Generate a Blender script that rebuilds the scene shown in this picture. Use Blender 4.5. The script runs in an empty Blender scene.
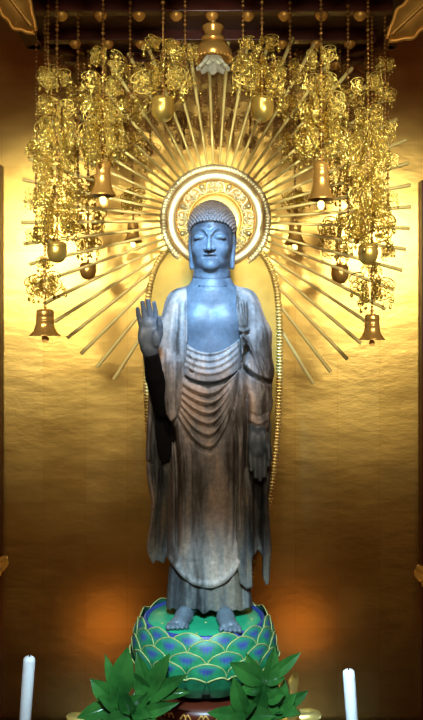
import bpy, bmesh, math, random
import numpy as np
from mathutils import Vector, Matrix
random.seed(7)
PI = math.pi
scene = bpy.context.scene
COL = scene.collection
CAM_D, F_PX, CZ, HY, CX = 3.4, 850.0, 2.1, 335.0, 211.5   # camera distance, focal length in px, height, horizon row


def P(px, py, Y):
    """World point at depth Y seen near (px, py) of the photograph."""
    s = (CAM_D + Y) / F_PX
    return Vector(((px - CX) * s, Y, CZ - (py - HY) * s))


def S(Y):
    return (CAM_D + Y) / F_PX


# ------------------------------------------------------------------ objects
def link(name, me, mats=None, parent=None, loc=None):
    o = bpy.data.objects.new(name, me)
    COL.objects.link(o)
    if me is not None and mats:
        for m in (mats if isinstance(mats, (list, tuple)) else [mats]):
            me.materials.append(m)
    if parent:
        o.parent = parent
    if loc is not None:
        o.location = loc
    return o


def thing(name, label, cat, loc=(0, 0, 0), group=None):
    o = bpy.data.objects.new(name, None)
    o.empty_display_size = 0.05
    COL.objects.link(o)
    o.location = loc
    return tag(o, label, cat, group)


def tag(o, label, cat, group=None):
    o['label'] = label
    o['category'] = cat
    if group:
        o['group'] = group
    return o


def structure(o):
    o['kind'] = 'structure'
    return o


# ------------------------------------------------------------------ mesh helpers
class MB:
    """Collects shapes into one mesh."""
    def __init__(self):
        self.v, self.f, self.m, self.uv = [], [], [], {}

    def face(self, idx, m=0):
        self.f.append(tuple(idx)); self.m.append(m)

    def tube(self, pts, r, n=6, m=0, cap=True, closed=False):
        pts = [Vector(p) for p in pts]
        N = len(pts)
        rr = r if isinstance(r, (list, tuple)) else [r] * N
        base = len(self.v)
        up = Vector((0.123, 0.87, 0.41)).normalized()
        nrm = None
        for i, p in enumerate(pts):
            if closed:
                t = pts[(i + 1) % N] - pts[i - 1]
            else:
                t = pts[min(i + 1, N - 1)] - pts[max(i - 1, 0)]
            if t.length < 1e-9:
                t = Vector((0, 0, 1))
            t.normalize()
            if nrm is None:
                nrm = t.cross(up)
                if nrm.length < 1e-3:
                    nrm = t.cross(Vector((1, 0, 0)))
            nrm = (nrm - t * nrm.dot(t)).normalized()
            bn = t.cross(nrm)
            for k in range(n):
                a = 2 * PI * k / n
                self.v.append(p + (nrm * math.cos(a) + bn * math.sin(a)) * rr[i])
        last = N if closed else N - 1
        for i in range(last):
            j = (i + 1) % N
            for k in range(n):
                k2 = (k + 1) % n
                self.face((base + i * n + k, base + i * n + k2, base + j * n + k2, base + j * n + k), m)
        if cap and not closed:
            self.face([base + k for k in range(n)][::-1], m)
            self.face([base + (N - 1) * n + k for k in range(n)], m)

    def lathe(self, prof, n=20, c=(0, 0, 0), m=0, mfun=None):
        base = len(self.v)
        c = Vector(c)
        for (r, z) in prof:
            for k in range(n):
                a = 2 * PI * k / n
                self.v.append(c + Vector((r * math.cos(a), r * math.sin(a), z)))
        for i in range(len(prof) - 1):
            mm = mfun(i) if mfun else m
            for k in range(n):
                k2 = (k + 1) % n
                self.face((base + i * n + k, base + i * n + k2, base + (i + 1) * n + k2, base + (i + 1) * n + k), mm)

    def ball(self, c, r, n=8, m=0, sz=1.0):
        k = max(3, n // 2)
        prof = [(max(1e-5, r * math.sin(PI * i / k)), -r * sz * math.cos(PI * i / k)) for i in range(k + 1)]
        self.lathe(prof, n, c, m)

    def box(self, c, s, m=0, rot=None):
        base = len(self.v)
        c = Vector(c)
        for x in (-.5, .5):
            for y in (-.5, .5):
                for z in (-.5, .5):
                    d = Vector((x * s[0], y * s[1], z * s[2]))
                    if rot is not None:
                        d = rot @ d
                    self.v.append(c + d)
        for q in ((0, 1, 3, 2), (4, 6, 7, 5), (0, 4, 5, 1), (2, 3, 7, 6), (0, 2, 6, 4), (1, 5, 7, 3)):
            self.face([base + i for i in q], m)

    def grid(self, rows, m=0, uvs=None):
        """rows: list of equal-length lists of points."""
        base = len(self.v)
        w = len(rows[0])
        for r in rows:
            self.v.extend(Vector(p) for p in r)
        for i in range(len(rows) - 1):
            for j in range(w - 1):
                self.face((base + i * w + j, base + i * w + j + 1, base + (i + 1) * w + j + 1, base + (i + 1) * w + j), m)
        if uvs:
            for i, r in enumerate(uvs):
                for j, t in enumerate(r):
                    self.uv[base + i * w + j] = t

    def mesh(self, name, smooth=True, mats=None):
        me = bpy.data.meshes.new(name)
        me.from_pydata([tuple(p) for p in self.v], [], self.f)
        me.polygons.foreach_set('material_index', self.m)
        if smooth:
            me.polygons.foreach_set('use_smooth', [True] * len(self.f))
        if self.uv:
            ul = me.uv_layers.new(name='UVMap')
            for l in me.loops:
                ul.data[l.index].uv = self.uv.get(l.vertex_index, (0, 0))
        bm = bmesh.new(); bm.from_mesh(me)
        bmesh.ops.recalc_face_normals(bm, faces=bm.faces)
        bm.to_mesh(me); bm.free()
        for mt in (mats or []):
            me.materials.append(mt)
        me.update()
        return me

    def build(self, name, mats, parent=None, loc=None, smooth=True, bevel=0):
        o = link(name, self.mesh(name, smooth), mats, parent, loc)
        if bevel:
            b = o.modifiers.new('bevel', 'BEVEL'); b.width = bevel; b.segments = 2; b.limit_method = 'ANGLE'
        return o


def spline(pts, n=8, closed=False):
    """Catmull-Rom through pts."""
    pts = [Vector(p) for p in pts]
    N = len(pts)
    out = []
    rng = range(N) if closed else range(N - 1)
    for i in rng:
        g = (lambda k: pts[k % N]) if closed else (lambda k: pts[min(max(k, 0), N - 1)])
        p0, p1, p2, p3 = g(i - 1), g(i), g(i + 1), g(i + 2)
        for k in range(n):
            t = k / n
            out.append(0.5 * ((2 * p1) + (p2 - p0) * t + (2 * p0 - 5 * p1 + 4 * p2 - p3) * t * t + (3 * p1 - p0 - 3 * p2 + p3) * t ** 3))
    if not closed:
        out.append(pts[-1])
    return out


# ------------------------------------------------------------------ materials
def nodes(name):
    m = bpy.data.materials.new(name)
    m.use_nodes = True
    nt = m.node_tree
    b = nt.nodes['Principled BSDF']
    return m, nt, b


def setp(b, **kw):
    for k, v in kw.items():
        b.inputs[k.replace('_', ' ')].default_value = v


def noise(nt, scale, detail=4, rough=.55, vec=None, mapscale=None, coord='Object'):
    tc = nt.nodes.new('ShaderNodeTexCoord')
    src = tc.outputs[coord]
    if mapscale:
        mp = nt.nodes.new('ShaderNodeMapping'); mp.inputs['Scale'].default_value = mapscale
        nt.links.new(src, mp.inputs['Vector']); src = mp.outputs[0]
    n = nt.nodes.new('ShaderNodeTexNoise')
    n.inputs['Scale'].default_value = scale; n.inputs['Detail'].default_value = detail; n.inputs['Roughness'].default_value = rough
    nt.links.new(src, n.inputs['Vector'])
    return n.outputs['Fac']


def ramp(nt, fac, stops):
    r = nt.nodes.new('ShaderNodeValToRGB')
    e = r.color_ramp.elements
    while len(e) < len(stops):
        e.new(0.5)
    for el, (p, c) in zip(e, stops):
        el.position = p; el.color = (*c, 1) if len(c) == 3 else c
    nt.links.new(fac, r.inputs['Fac'])
    return r.outputs['Color']


def mixc(nt, fac, a, b, mode='MIX'):
    m = nt.nodes.new('ShaderNodeMix'); m.data_type = 'RGBA'; m.blend_type = mode
    for sock, val in ((m.inputs[0], fac), (m.inputs[6], a), (m.inputs[7], b)):
        if hasattr(val, 'links') or hasattr(val, 'is_linked'):
            nt.links.new(val, sock)
        else:
            sock.default_value = val if not isinstance(val, tuple) else (*val, 1)[:4]
    return m.outputs[2]


def bump(nt, b, h, strength=.3, dist=.01):
    bp = nt.nodes.new('ShaderNodeBump'); bp.inputs['Strength'].default_value = strength; bp.inputs['Distance'].default_value = dist
    nt.links.new(h, bp.inputs['Height']); nt.links.new(bp.outputs[0], b.inputs['Normal'])


def metal(name, c, rough=.25, metallic=1.0, var=.12, vs=14):
    m, nt, b = nodes(name)
    setp(b, Metallic=metallic, Roughness=rough)
    lo = tuple(x * (1 - var) for x in c); hi = tuple(min(1, x * (1 + var)) for x in c)
    nt.links.new(ramp(nt, noise(nt, vs, 3), [(.3, lo), (.7, hi)]), b.inputs['Base Color'])
    return m


def plain(name, c, rough=.6, metallic=0, var=.15, vs=20, spec=.5):
    m = metal(name, c, rough, metallic, var, vs)
    m.node_tree.nodes['Principled BSDF'].inputs['Specular IOR Level'].default_value = spec
    return m


GOLD = metal('gold_leaf', (.95, .70, .25), .38, .82)
GOLD_PALE = metal('pale_gold', (.97, .87, .58), .36, .8)
GOLD_SOFT = metal('satin_gold', (.55, .42, .12), .46)
GOLD_FINE = metal('gilded_filigree', (1.0, .74, .19), .22, .85)
GOLD_RAY = metal('gilded_rays', (1.0, .78, .30), .34, .28)
GOLD_AGED = metal('aged_gilding', (1.0, .52, .12), .40, .5)
GOLD_DIM = metal('dim_brass', (.50, .28, .09), .36, .9)  # darker brass for the bead chains and back filigree
BRASS = metal('polished_brass', (1.0, .72, .18), .30, .70, var=.05)
BRONZE = metal('aged_bell_bronze', (1.0, .56, .15), .26, .7)
DARK_LACQUER = plain('dark_lacquer', (.022, .008, .005), .28)
MOLDING = metal('dark_molding', (.45, .27, .08), .4)
RED_LACQUER = plain('dark_red_lacquer', (.09, .016, .006), .35)
CANOPY_WOOD = plain('canopy_wood', (.07, .022, .008), .5)
FLOOR_WOOD = plain('floor_wood', (.05, .025, .012), .5)
PALE_PETAL = plain('pale_petal_paint', (.84, .87, .72), .35, 0, .06)
SLEEVE_SHADE = plain('dark_sleeve_shade', (.006, .005, .005), .8, spec=.1)  # near-black colour standing in for the shade inside the open sleeve
GREEN = plain('malachite_paint', (.01, .30, .17), .5)
LIME = plain('rim_gold_paint', (.46, .48, .16), .45, .2)


def patina(name, a, b_, c, scale=9, mapscale=(1, 1, .35), rough=.5, streak=.5):
    m, nt, b = nodes(name)
    base = ramp(nt, noise(nt, scale, 6, .62, mapscale=mapscale), [(.40, a), (.50, b_), (.61, c)])
    fine = ramp(nt, noise(nt, 60, 5, .7), [(.35, (.62, .62, .62)), (.65, (1.15, 1.15, 1.15))])
    nt.links.new(mixc(nt, streak, base, fine, 'MULTIPLY'), b.inputs['Base Color'])
    setp(b, Roughness=rough)
    bump(nt, b, noise(nt, 90, 5, .7), .25, .004)
    return m


PAT_SKIN = patina('weathered_wood_skin', (.085, .105, .13), (.15, .19, .225), (.12, .15, .18), 6, (1, 1, .8), .42, .5)
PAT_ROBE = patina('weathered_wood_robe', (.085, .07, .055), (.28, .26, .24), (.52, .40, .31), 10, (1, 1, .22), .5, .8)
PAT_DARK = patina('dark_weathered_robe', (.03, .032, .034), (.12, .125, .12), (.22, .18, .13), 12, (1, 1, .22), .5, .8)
PAT_HAIR = patina('weathered_wood_hair', (.22, .21, .21), (.31, .30, .30), (.40, .36, .34), 10, (1, 1, 1), .55, .5)
# ------------------------------------------------------------------ sculpting on a distance grid
def smin(a, b, k):
    if k <= 0:
        return np.minimum(a, b)
    h = np.maximum(k - np.abs(a - b), 0) / k
    return np.minimum(a, b) - h * h * k * .25


def smax(a, b, k):
    return -smin(-a, -b, k)


class Field:
    def __init__(s, lo, hi, res):
        s.lo, s.res = np.array(lo, float), res
        n = np.ceil((np.array(hi, float) - s.lo) / res).astype(int) + 1
        s.ax = [(s.lo[i] + res * np.arange(n[i])).astype(np.float32) for i in range(3)]
        s.F = np.full(n, 50, np.float32)

    def sub(s, lo, hi):
        sl, g = [], []
        for i in range(3):
            a = max(0, int((lo[i] - s.lo[i]) / s.res)); b = min(len(s.ax[i]), int((hi[i] - s.lo[i]) / s.res) + 2)
            sl.append(slice(a, max(a, b)))
            sh = [1, 1, 1]; sh[i] = -1
            g.append(s.ax[i][a:max(a, b)].reshape(sh))
        return tuple(sl), g

    def op(s, prim, k=0.0, mode='add'):
        fn, lo, hi = prim
        m = k + 6
        sl, g = s.sub([x - m for x in lo], [x + m for x in hi])
        if 0 in s.F[sl].shape:
            return
        d = fn(*g).astype(np.float32)
        if mode == 'add':
            s.F[sl] = smin(s.F[sl], d, k)
        elif mode == 'cut':
            s.F[sl] = smax(s.F[sl], -d, k)
        elif mode == 'keep':
            s.F[sl] = smax(s.F[sl], d, k)

    def displace(s, H, mask):
        """H(u, v) raises the surface where mask(w) says front."""
        s.F -= H[:, :, None] * mask[None, None, :]

    def uv(s):
        return s.ax[0][:, None], s.ax[1][None, :]

    def nets(s):
        F = s.F
        ins = F < 0
        c = np.zeros([n - 1 for n in F.shape], np.uint8)
        for i in (0, 1):
            for j in (0, 1):
                for k in (0, 1):
                    c += ins[i:i + c.shape[0], j:j + c.shape[1], k:k + c.shape[2]]
        idx = np.argwhere((c > 0) & (c < 8))
        acc = np.zeros((len(idx), 3)); cnt = np.zeros(len(idx))
        off = [(i, j, k) for i in (0, 1) for j in (0, 1) for k in (0, 1)]
        val = {o: F[idx[:, 0] + o[0], idx[:, 1] + o[1], idx[:, 2] + o[2]].astype(float) for o in off}
        for o in off:
            for ax in range(3):
                if o[ax] == 0:
                    q = list(o); q[ax] = 1; q = tuple(q)
                    a, b = val[o], val[q]
                    m = (a < 0) != (b < 0)
                    t = np.where(m, a / np.where(m, a - b, 1), 0)
                    p = np.tile(np.array(o, float), (len(idx), 1)); p[:, ax] = t
                    acc += p * m[:, None]; cnt += m
        verts = s.lo + s.res * (idx + acc / cnt[:, None])
        vid = np.full(c.shape, -1, np.int32)
        vid[idx[:, 0], idx[:, 1], idx[:, 2]] = np.arange(len(idx))
        quads = []
        for ax in range(3):
            a = np.take(ins, range(0, F.shape[ax] - 1), ax); b = np.take(ins, range(1, F.shape[ax]), ax)
            e = np.argwhere(a != b)
            o1, o2 = [i for i in range(3) if i != ax]
            ok = (e[:, o1] > 0) & (e[:, o2] > 0) & (e[:, o1] < F.shape[o1] - 1) & (e[:, o2] < F.shape[o2] - 1)
            e = e[ok]
            flip = ins[e[:, 0], e[:, 1], e[:, 2]]
            def cell(d1, d2):
                q = e.copy(); q[:, o1] += d1; q[:, o2] += d2
                return vid[q[:, 0], q[:, 1], q[:, 2]]
            q = np.stack([cell(-1, -1), cell(0, -1), cell(0, 0), cell(-1, 0)], 1)
            if ax == 1:
                flip = ~flip
            q[~flip] = q[~flip][:, ::-1]
            quads.append(q)
        q = np.concatenate(quads)
        return verts, q[(q >= 0).all(1)]


def ell(c, r, yaw=0.0):
    c = np.array(c, float); r = np.array(r, float)
    cs, sn = math.cos(yaw), math.sin(yaw)
    def fn(u, v, w):
        x, y, z = u - c[0], v - c[1], w - c[2]
        if yaw:
            x, z = x * cs - z * sn, x * sn + z * cs
        k0 = np.sqrt((x / r[0]) ** 2 + (y / r[1]) ** 2 + (z / r[2]) ** 2)
        k1 = np.sqrt((x / r[0] ** 2) ** 2 + (y / r[1] ** 2) ** 2 + (z / r[2] ** 2) ** 2) + 1e-6
        return k0 * (k0 - 1) / k1
    m = max(r)
    return fn, c - m, c + m


def cone(p, q, r0, r1, flat=None):
    p = np.array(p, float); q = np.array(q, float)
    d = q - p; L2 = float(d @ d) + 1e-9
    def fn(u, v, w):
        x, y, z = u - p[0], v - p[1], w - p[2]
        t = np.clip((x * d[0] + y * d[1] + z * d[2]) / L2, 0, 1)
        return np.sqrt((x - t * d[0]) ** 2 + (y - t * d[1]) ** 2 + (z - t * d[2]) ** 2) - (r0 + (r1 - r0) * t)
    m = max(r0, r1)
    return fn, np.minimum(p, q) - m, np.maximum(p, q) + m


def chain(pts, rs):
    if not isinstance(rs, (list, tuple)):
        rs = [rs] * len(pts)
    return [cone(pts[i], pts[i + 1], rs[i], rs[i + 1]) for i in range(len(pts) - 1)]


def loft(rows, pw=2.4):
    """rows of (v, uL, uR, wFront, wBack)."""
    R = np.array(rows, float)
    def fn(u, v, w):
        vv = np.clip(v, R[0, 0], R[-1, 0])
        L, Rr, a, b = (np.interp(vv, R[:, 0], R[:, i]) for i in range(1, 5))
        cu, hu, cw, hw = (L + Rr) / 2, (Rr - L) / 2, (a + b) / 2, (b - a) / 2
        g = (np.abs((u - cu) / hu) ** pw + np.abs((w - cw) / hw) ** pw) ** (1 / pw)
        d = (g - 1) * np.minimum(hu, hw)
        return np.maximum(d, np.abs(v - vv) - 0.0) if False else np.where(np.abs(v - vv) > 0, np.maximum(d, np.abs(v - vv)), d)
    return fn, np.array([R[:, 1].min(), R[0, 0], R[:, 3].min()]), np.array([R[:, 2].max(), R[-1, 0], R[:, 4].max()])


def poly2(pts, u, v):
    """Signed distance to a polygon in (u, v)."""
    P_ = np.array(pts, float); n = len(P_)
    d = np.full(np.broadcast(u, v).shape, 1e9); s = np.ones(d.shape)
    for i in range(n):
        a, b = P_[i], P_[i - 1]
        e = b - a
        x, y = u - a[0], v - a[1]
        t = np.clip((x * e[0] + y * e[1]) / (e @ e), 0, 1)
        d = np.minimum(d, (x - t * e[0]) ** 2 + (y - t * e[1]) ** 2)
        c1, c2, c3 = v >= a[1], v < b[1], e[0] * y > e[1] * x
        s = np.where((c1 & c2 & c3) | (~c1 & ~c2 & ~c3), -s, s)
    return s * np.sqrt(d)


def slab(pts, w, th, rnd=1.5):
    """Polygon extruded along w; w may be a function of (u, v)."""
    A = np.array(pts, float)
    def fn(u, v, ww):
        d2 = poly2(pts, u, v) + rnd
        wc = w(u, v) if callable(w) else w
        dw = np.abs(ww - wc) - th + rnd
        return np.minimum(np.maximum(d2, dw), 0) + np.sqrt(np.maximum(d2, 0) ** 2 + np.maximum(dw, 0) ** 2) - rnd
    ws = [w(a[0], a[1]) for a in A] if callable(w) else [w]
    return fn, np.array([A[:, 0].min(), A[:, 1].min(), min(ws) - th - 3]), np.array([A[:, 0].max(), A[:, 1].max(), max(ws) + th + 3])


def smooth_pts(pts, n=6):
    return [(p.x, p.y) for p in spline([(a, b, 0) for a, b in pts], n)]


def stroke(H, g, pts, r, amp, taper=True):
    """Adds a ridge (amp > 0) or a groove (amp < 0) along a polyline of the fold map."""
    u, v = g
    pts = smooth_pts(pts)
    n = len(pts)
    best = np.full(H.shape, 1e9, np.float32); tt = np.zeros(H.shape, np.float32)
    for i in range(n - 1):
        a = np.array(pts[i]); e = np.array(pts[i + 1]) - a
        t = np.clip(((u - a[0]) * e[0] + (v - a[1]) * e[1]) / (e @ e + 1e-9), 0, 1)
        d = (u - a[0] - t * e[0]) ** 2 + (v - a[1] - t * e[1]) ** 2
        m = d < best
        best = np.where(m, d, best); tt = np.where(m, (i + t) / (n - 1), tt)
    f = np.exp(-best / (r * r))
    if taper:
        f = f * np.clip(np.minimum(tt, 1 - tt) * 6, 0.0, 1)
    H += (amp * f).astype(np.float32)


ST = .97 * .004          # statue scale: metres per unit
def to_world(v):
    return np.stack([(v[:, 0] - CX) * ST, -.1 + v[:, 2] * ST, CZ - (v[:, 1] - HY) * ST], 1)


def field_mesh(name, field, origin):
    v, q = field.nets()
    v = to_world(v) - np.array(origin)
    me = bpy.data.meshes.new(name)
    me.vertices.add(len(v)); me.vertices.foreach_set('co', v.astype(np.float32).ravel())
    me.loops.add(q.size); me.loops.foreach_set('vertex_index', q.astype(np.int32).ravel())
    me.polygons.add(len(q))
    me.polygons.foreach_set('loop_start', np.arange(0, q.size, 4, dtype=np.int32))
    me.polygons.foreach_set('use_smooth', np.ones(len(q), bool))
    me.update(calc_edges=True); me.validate()
    return me
# ------------------------------------------------------------------ the standing statue
ORG = (-.02, -.03, 1.0)
statue = thing('standing_statue', 'tall weathered wooden statue of a robed standing figure, right palm raised, on the lotus seat', 'statue', ORG)
GND = 618.5
YAW = math.radians(6)
HC = (212.0, 236.0, 18.0)


def hd(a, b, c):
    return (HC[0] + a * math.cos(YAW) - b * math.sin(YAW), HC[1] - c, HC[2] - a * math.sin(YAW) - b * math.cos(YAW))


def face_b(a, c):
    q = 1 - (a / 21.5) ** 2 - ((c + 4) / 31.5) ** 2
    return 25.5 * math.sqrt(max(q, 0.02))


def sculpt_body():
    f = Field((130, 192, -58), (284, 624, 60), .72)
    # torso, mostly under the robes
    f.op(loft([(276, 200, 224, 10, 34), (282, 192, 231, 6, 40), (289, 183, 240, 2, 42), (300, 174, 248, -1, 42), (320, 176, 246, -4, 42), (345, 178, 244, -5, 42),
               (400, 180, 242, -5, 40), (560, 182, 240, 0, 38), (598, 186, 236, 4, 32)], 2.3))
    f.op(ell((196, 322, 8), (17, 16, 13)), 8); f.op(ell((227, 322, 8), (17, 16, 13)), 8)      # chest
    f.op(cone((212, 256, 20), (211.5, 290, 21), 17.8, 19.5), 12)                                       # neck
    # head
    f.op(ell(hd(0, 0, -4), (21.5, 31.5, 25.5), YAW), 3)
    f.op(ell(hd(0, -2, 9), (22.6, 26, 25.5), YAW), 2)
    f.op(ell(hd(0, 6, -24), (16.5, 11.5, 17.5), YAW), 5)                                                # jaw
    f.op(ell(hd(0, 18, -30), (7, 4.6, 6), YAW), 4)                                                  # chin
    for s in (-1, 1):
        f.op(ell(hd(s * 11, 15, -13), (7.5, 8, 7.5), YAW), 5)                                         # cheeks
        f.op(ell(hd(s * 9.6, face_b(9.6, 0) + 1.5, 0.0), (7.4, 4.6, 3.4), YAW), 2.2, 'cut')           # sockets
        br = [hd(s * a, face_b(a, c) + .2, c) for a, c in ((2.2, 1.0), (4.0, 4.6), (8, 7.2), (12.5, 6.4), (16.5, 2.6))]
        for p in chain([Vector(p) for p in spline(br, 4)], .95):
            f.op(p, 1.3)
        f.op(ell(hd(s * 9.4, face_b(9.4, -2) - 2.0, -1.6), (7.0, 3.9, 4.4), YAW), .8)                 # lowered lids
        sl = [hd(s * a, face_b(a, c) + 1.6, c) for a, c in ((3.2, -3.0), (7, -4.3), (11, -4.2), (15.6, -2.4))]
        for p in chain([Vector(p) for p in spline(sl, 4)], .95):
            f.op(p, .5, 'cut')
        # long ears
        f.op(ell(hd(s * 22.6, -3, 0), (2.6, 10, 5.5), YAW), 1)
        f.op(cone(hd(s * 22.2, -1.5, -6), hd(s * 20.8, 0, -30), 2.5, 2.3), 1)
        f.op(ell(hd(s * 24.6, -2, 0), (1.6, 6.5, 3), YAW), .8, 'cut')
        f.op(cone(hd(s * 23.6, 1.6, -17), hd(s * 23.0, 1.8, -25), 1.0, 1.0), .5, 'cut')
    nose = [hd(0, face_b(0, 4) + .2, 3.0), hd(0, face_b(0, -4) + 2.2, -5), hd(0, face_b(0, -12) + 4.4, -13.2)]
    for p in chain(nose, [1.4, 1.9, 2.9]):
        f.op(p, 1.4)
    for s in (-1, 1):
        f.op(ell(hd(s * 3.6, face_b(3, -14) + 1.0, -13.6), (2.5, 2.1, 2.9), YAW), 1)
        f.op(ell(hd(s * 1.8, face_b(3, -15) + 2.6, -16.3), (1.1, .9, 1.4), YAW), .4, 'cut')
    f.op(ell(hd(0, face_b(0, -19) - .4, -18.7), (6.4, 1.6, 3.6), YAW), .8)                           # lips
    f.op(ell(hd(0, face_b(0, -23) - .2, -22.8), (5.2, 2.0, 3.8), YAW), .8)
    for p in chain([hd(a, face_b(a, -20.7) + 2.0, c) for a, c in ((-6.2, -21.3), (-3, -20.8), (0, -20.5), (3, -20.8), (6.2, -21.3))], 1.0):
        f.op(p, .4, 'cut')
    f.op(cone(hd(-5, face_b(5, -26.5) + 2.4, -26.6), hd(5, face_b(5, -26.5) + 2.4, -26.6), 1.2, 1.2), 1.2, 'cut')
    f.op(ell(hd(0, face_b(0, 10) + .2, 9.2), (1.7, 1.7, 1.5), YAW), .3)                               # forehead jewel
    # neck rings
    for vv, uu in ((276, 18.5), (284, 20.5)):
        ring = [(212 + uu * math.sin(a), vv + 3.2 * math.cos(a), 20 - (uu + 1) * math.cos(a)) for a in np.linspace(-1.4, 1.4, 13)]
        for p in chain(ring, .35):
            f.op(p, 1.6, 'cut')
    # raised right arm and hand (palm forward)
    for p in chain([(178, 305, 20), (168, 350, 16), (163, 408, 8)], [13, 10.5, 8]):
        f.op(p, 2)
    for p in chain([(163, 408, 8), (154, 372, -10), (151, 350, -19)], [8, 8, 7.2]):
        f.op(p, 3)
    W = -21
    for p in chain([(150.5, 346, W), (150.5, 334, W), (150.3, 326, W)], [9.0, 10.0, 9.6]):
        fn, lo, hi = p
        f.op(((lambda g: (lambda u, v, w: g(u, v, (w - W) * 1.75 + W)))(fn), lo, hi), 2)
    f.op(ell((157.5, 338, W - 4), (5, 9, 4)), 2.5); f.op(ell((143.8, 337, W - 3.2), (4, 9, 3.6)), 2.5)
    for b_, m_, t_, r in (((142.3, 324, W), (140.4, 316, W - 1), (139.6, 309.5, W - 3.5), 2.3), ((147.2, 322, W), (145.4, 311, W - 1), (144.3, 303.2, W - 4), 2.55),
                          ((152.2, 321.5, W), (150.9, 310, W - 1), (149.8, 301.8, W - 4), 2.65), ((157.2, 323, W), (156.7, 312, W - 1), (155.6, 303.8, W - 4), 2.5)):
        for p in chain([b_, m_, t_], [r + .15, r, r * .82]):
            f.op(p, .35)
    for p in chain([(157, 344, W - 1), (161.3, 333, W - 4), (161.8, 325, W - 7), (160.6, 318, W - 9)], [4.2, 3.3, 2.8, 2.2]):
        f.op(p, 1)
    for pts in (((144, 326, W - 6.4), (150, 328, W - 6.4), (158, 327, W - 6.4)), ((154, 330, W - 6.5), (152.5, 337, W - 6.8), (153.5, 345, W - 6.5))):
        for p in chain(pts, .8):
            f.op(p, .8, 'cut')
    # lowered left arm and hand (palm forward)
    for p in chain([(246, 305, 20), (257, 360, 20), (258, 418, 6), (258, 428, 1)], [13, 11, 8.5, 8]):
        f.op(p, 2)
    W2 = 0
    for p in chain([(258, 428, W2), (258.0, 441, W2 - 1), (257.6, 450, W2 - 2)], [8.6, 9.8, 9.2]):
        fn, lo, hi = p
        f.op(((lambda g: (lambda u, v, w: g(u, v, (w - W2) * 1.6 + W2)))(fn), lo, hi), 2)
    f.op(ell((264, 440, W2 - 5), (4.2, 9, 4)), 2.5); f.op(ell((252, 441, W2 - 4), (4, 9, 3.6)), 2.5)
    for b_, m_, t_, r in (((250.8, 452, W2 - 2), (250.6, 460, W2 - 4), (251.2, 469, W2 - 6), 2.3), ((255.2, 454, W2 - 2), (255.2, 464, W2 - 4), (255.6, 476, W2 - 6.5), 2.5),
                          ((259.8, 454, W2 - 2), (260, 465, W2 - 4), (259.8, 478.5, W2 - 6.5), 2.6), ((264.2, 452, W2 - 2), (264.8, 463, W2 - 4), (264.2, 475, W2 - 6.5), 2.4)):
        for p in chain([b_, m_, t_], [r + .15, r, r * .8]):
            f.op(p, .35)
    for p in chain([(264.5, 436, W2 - 2), (268.2, 447, W2 - 6), (268.8, 457, W2 - 9), (267.6, 464, W2 - 10)], [4, 3.1, 2.7, 2.1]):
        f.op(p, 1)
    for pts in (((249.5, 452.5, W2 - 8.5), (257, 454, W2 - 8.5), (265, 450.5, W2 - 8)), ((261, 434, W2 - 8.2), (258.5, 442, W2 - 8.5), (260, 450, W2 - 8))):
        for p in chain(pts, .8):
            f.op(p, .7, 'cut')
    # legs and feet
    for ux, tx, tw, tilt in ((189, 178.5, -34, -.28), (222, 229.5, -42, .16)):
        for p in chain([(ux, 500, 16), (ux, 600, 12)], [14, 11]):
            f.op(p, 1)
        fx = np.array([tx - ux, 0, tw - 10.0]); L = np.linalg.norm(fx); fx /= L; side = np.array([-fx[2], 0, fx[0]]) * -1
        a0 = np.array([ux, 0, 10.0])
        q = lambda t, s_, h: tuple(a0 + fx * (t * L) + side * s_ + np.array([0, GND - h, 0]))
        for p in chain([q(.0, 0, 9), q(.45, 0, 6.6), q(.8, 0, 4.6)], [8.6, 7.4, 5.4]):
            f.op(p, 4)
        for s_, r in ((-5, 4), (5, 4)):
            f.op(cone(q(.45, s_ * .8, 4.5), q(.86, s_, 4), 5, r), 3)
        big = 1 if tilt < 0 else -1          # inner side carries the big toe
        for i in range(5):
            s_ = big * (7.6 - 3.9 * i)
            rr = 2.9 - .28 * i
            lt = 1.06 - .035 * i
            for p in chain([q(.84, s_, rr + .8), q(lt - .07, s_ * 1.06, rr + .6), q(lt, s_ * 1.08, rr)], [rr, rr, rr * .9]):
                f.op(p, .5)
    f.op((lambda u, v, w: GND - v + 0 * u + 0 * w, np.array([130, GND - 2, -58]), np.array([284, GND + 6, 60])), 0, 'cut') if False else None
    # deep gap under the inner robe
    for p in chain([(178, 372, -6), (190, 381, -8), (208, 385.5, -9), (226, 381, -8), (238, 370, -6), (243, 357, -4)], 11):
        f.op(p, 0, 'cut')
    return f


def body_obj():
    return fm('body', sculpt_body(), PAT_SKIN)


def fm(name, field, mat):
    me = field_mesh(name, field, ORG)
    n = len(me.vertices); co = np.empty(n * 3, np.float32); me.vertices.foreach_get('co', co); co = co.reshape(-1, 3)
    if me.polygons and signed_vol(me, co) < 0:
        me.flip_normals()
    return link(name, me, mat, statue)


def signed_vol(me, co):
    li = np.empty(len(me.loops), np.int32); me.loops.foreach_get('vertex_index', li)
    q = li.reshape(-1, 4)
    a, b, c, d = (co[q[:, i]].astype(float) for i in range(4))
    return float((np.einsum('ij,ij->i', a, np.cross(b, c)) + np.einsum('ij,ij->i', a, np.cross(c, d))).sum())


def front_mask(ax, w0=6, w1=20):
    return (1 - np.clip((ax - w0) / (w1 - w0), 0, 1)).astype(np.float32)


def u_fold(vb, uc, hl, hr, rl, rr, pw=2.0):
    out = []
    for t in np.linspace(-1, 1, 15):
        h, r = (hl, rl) if t < 0 else (hr, rr)
        out.append((uc + h * t, vb - r * abs(t) ** pw))
    return out


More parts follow.
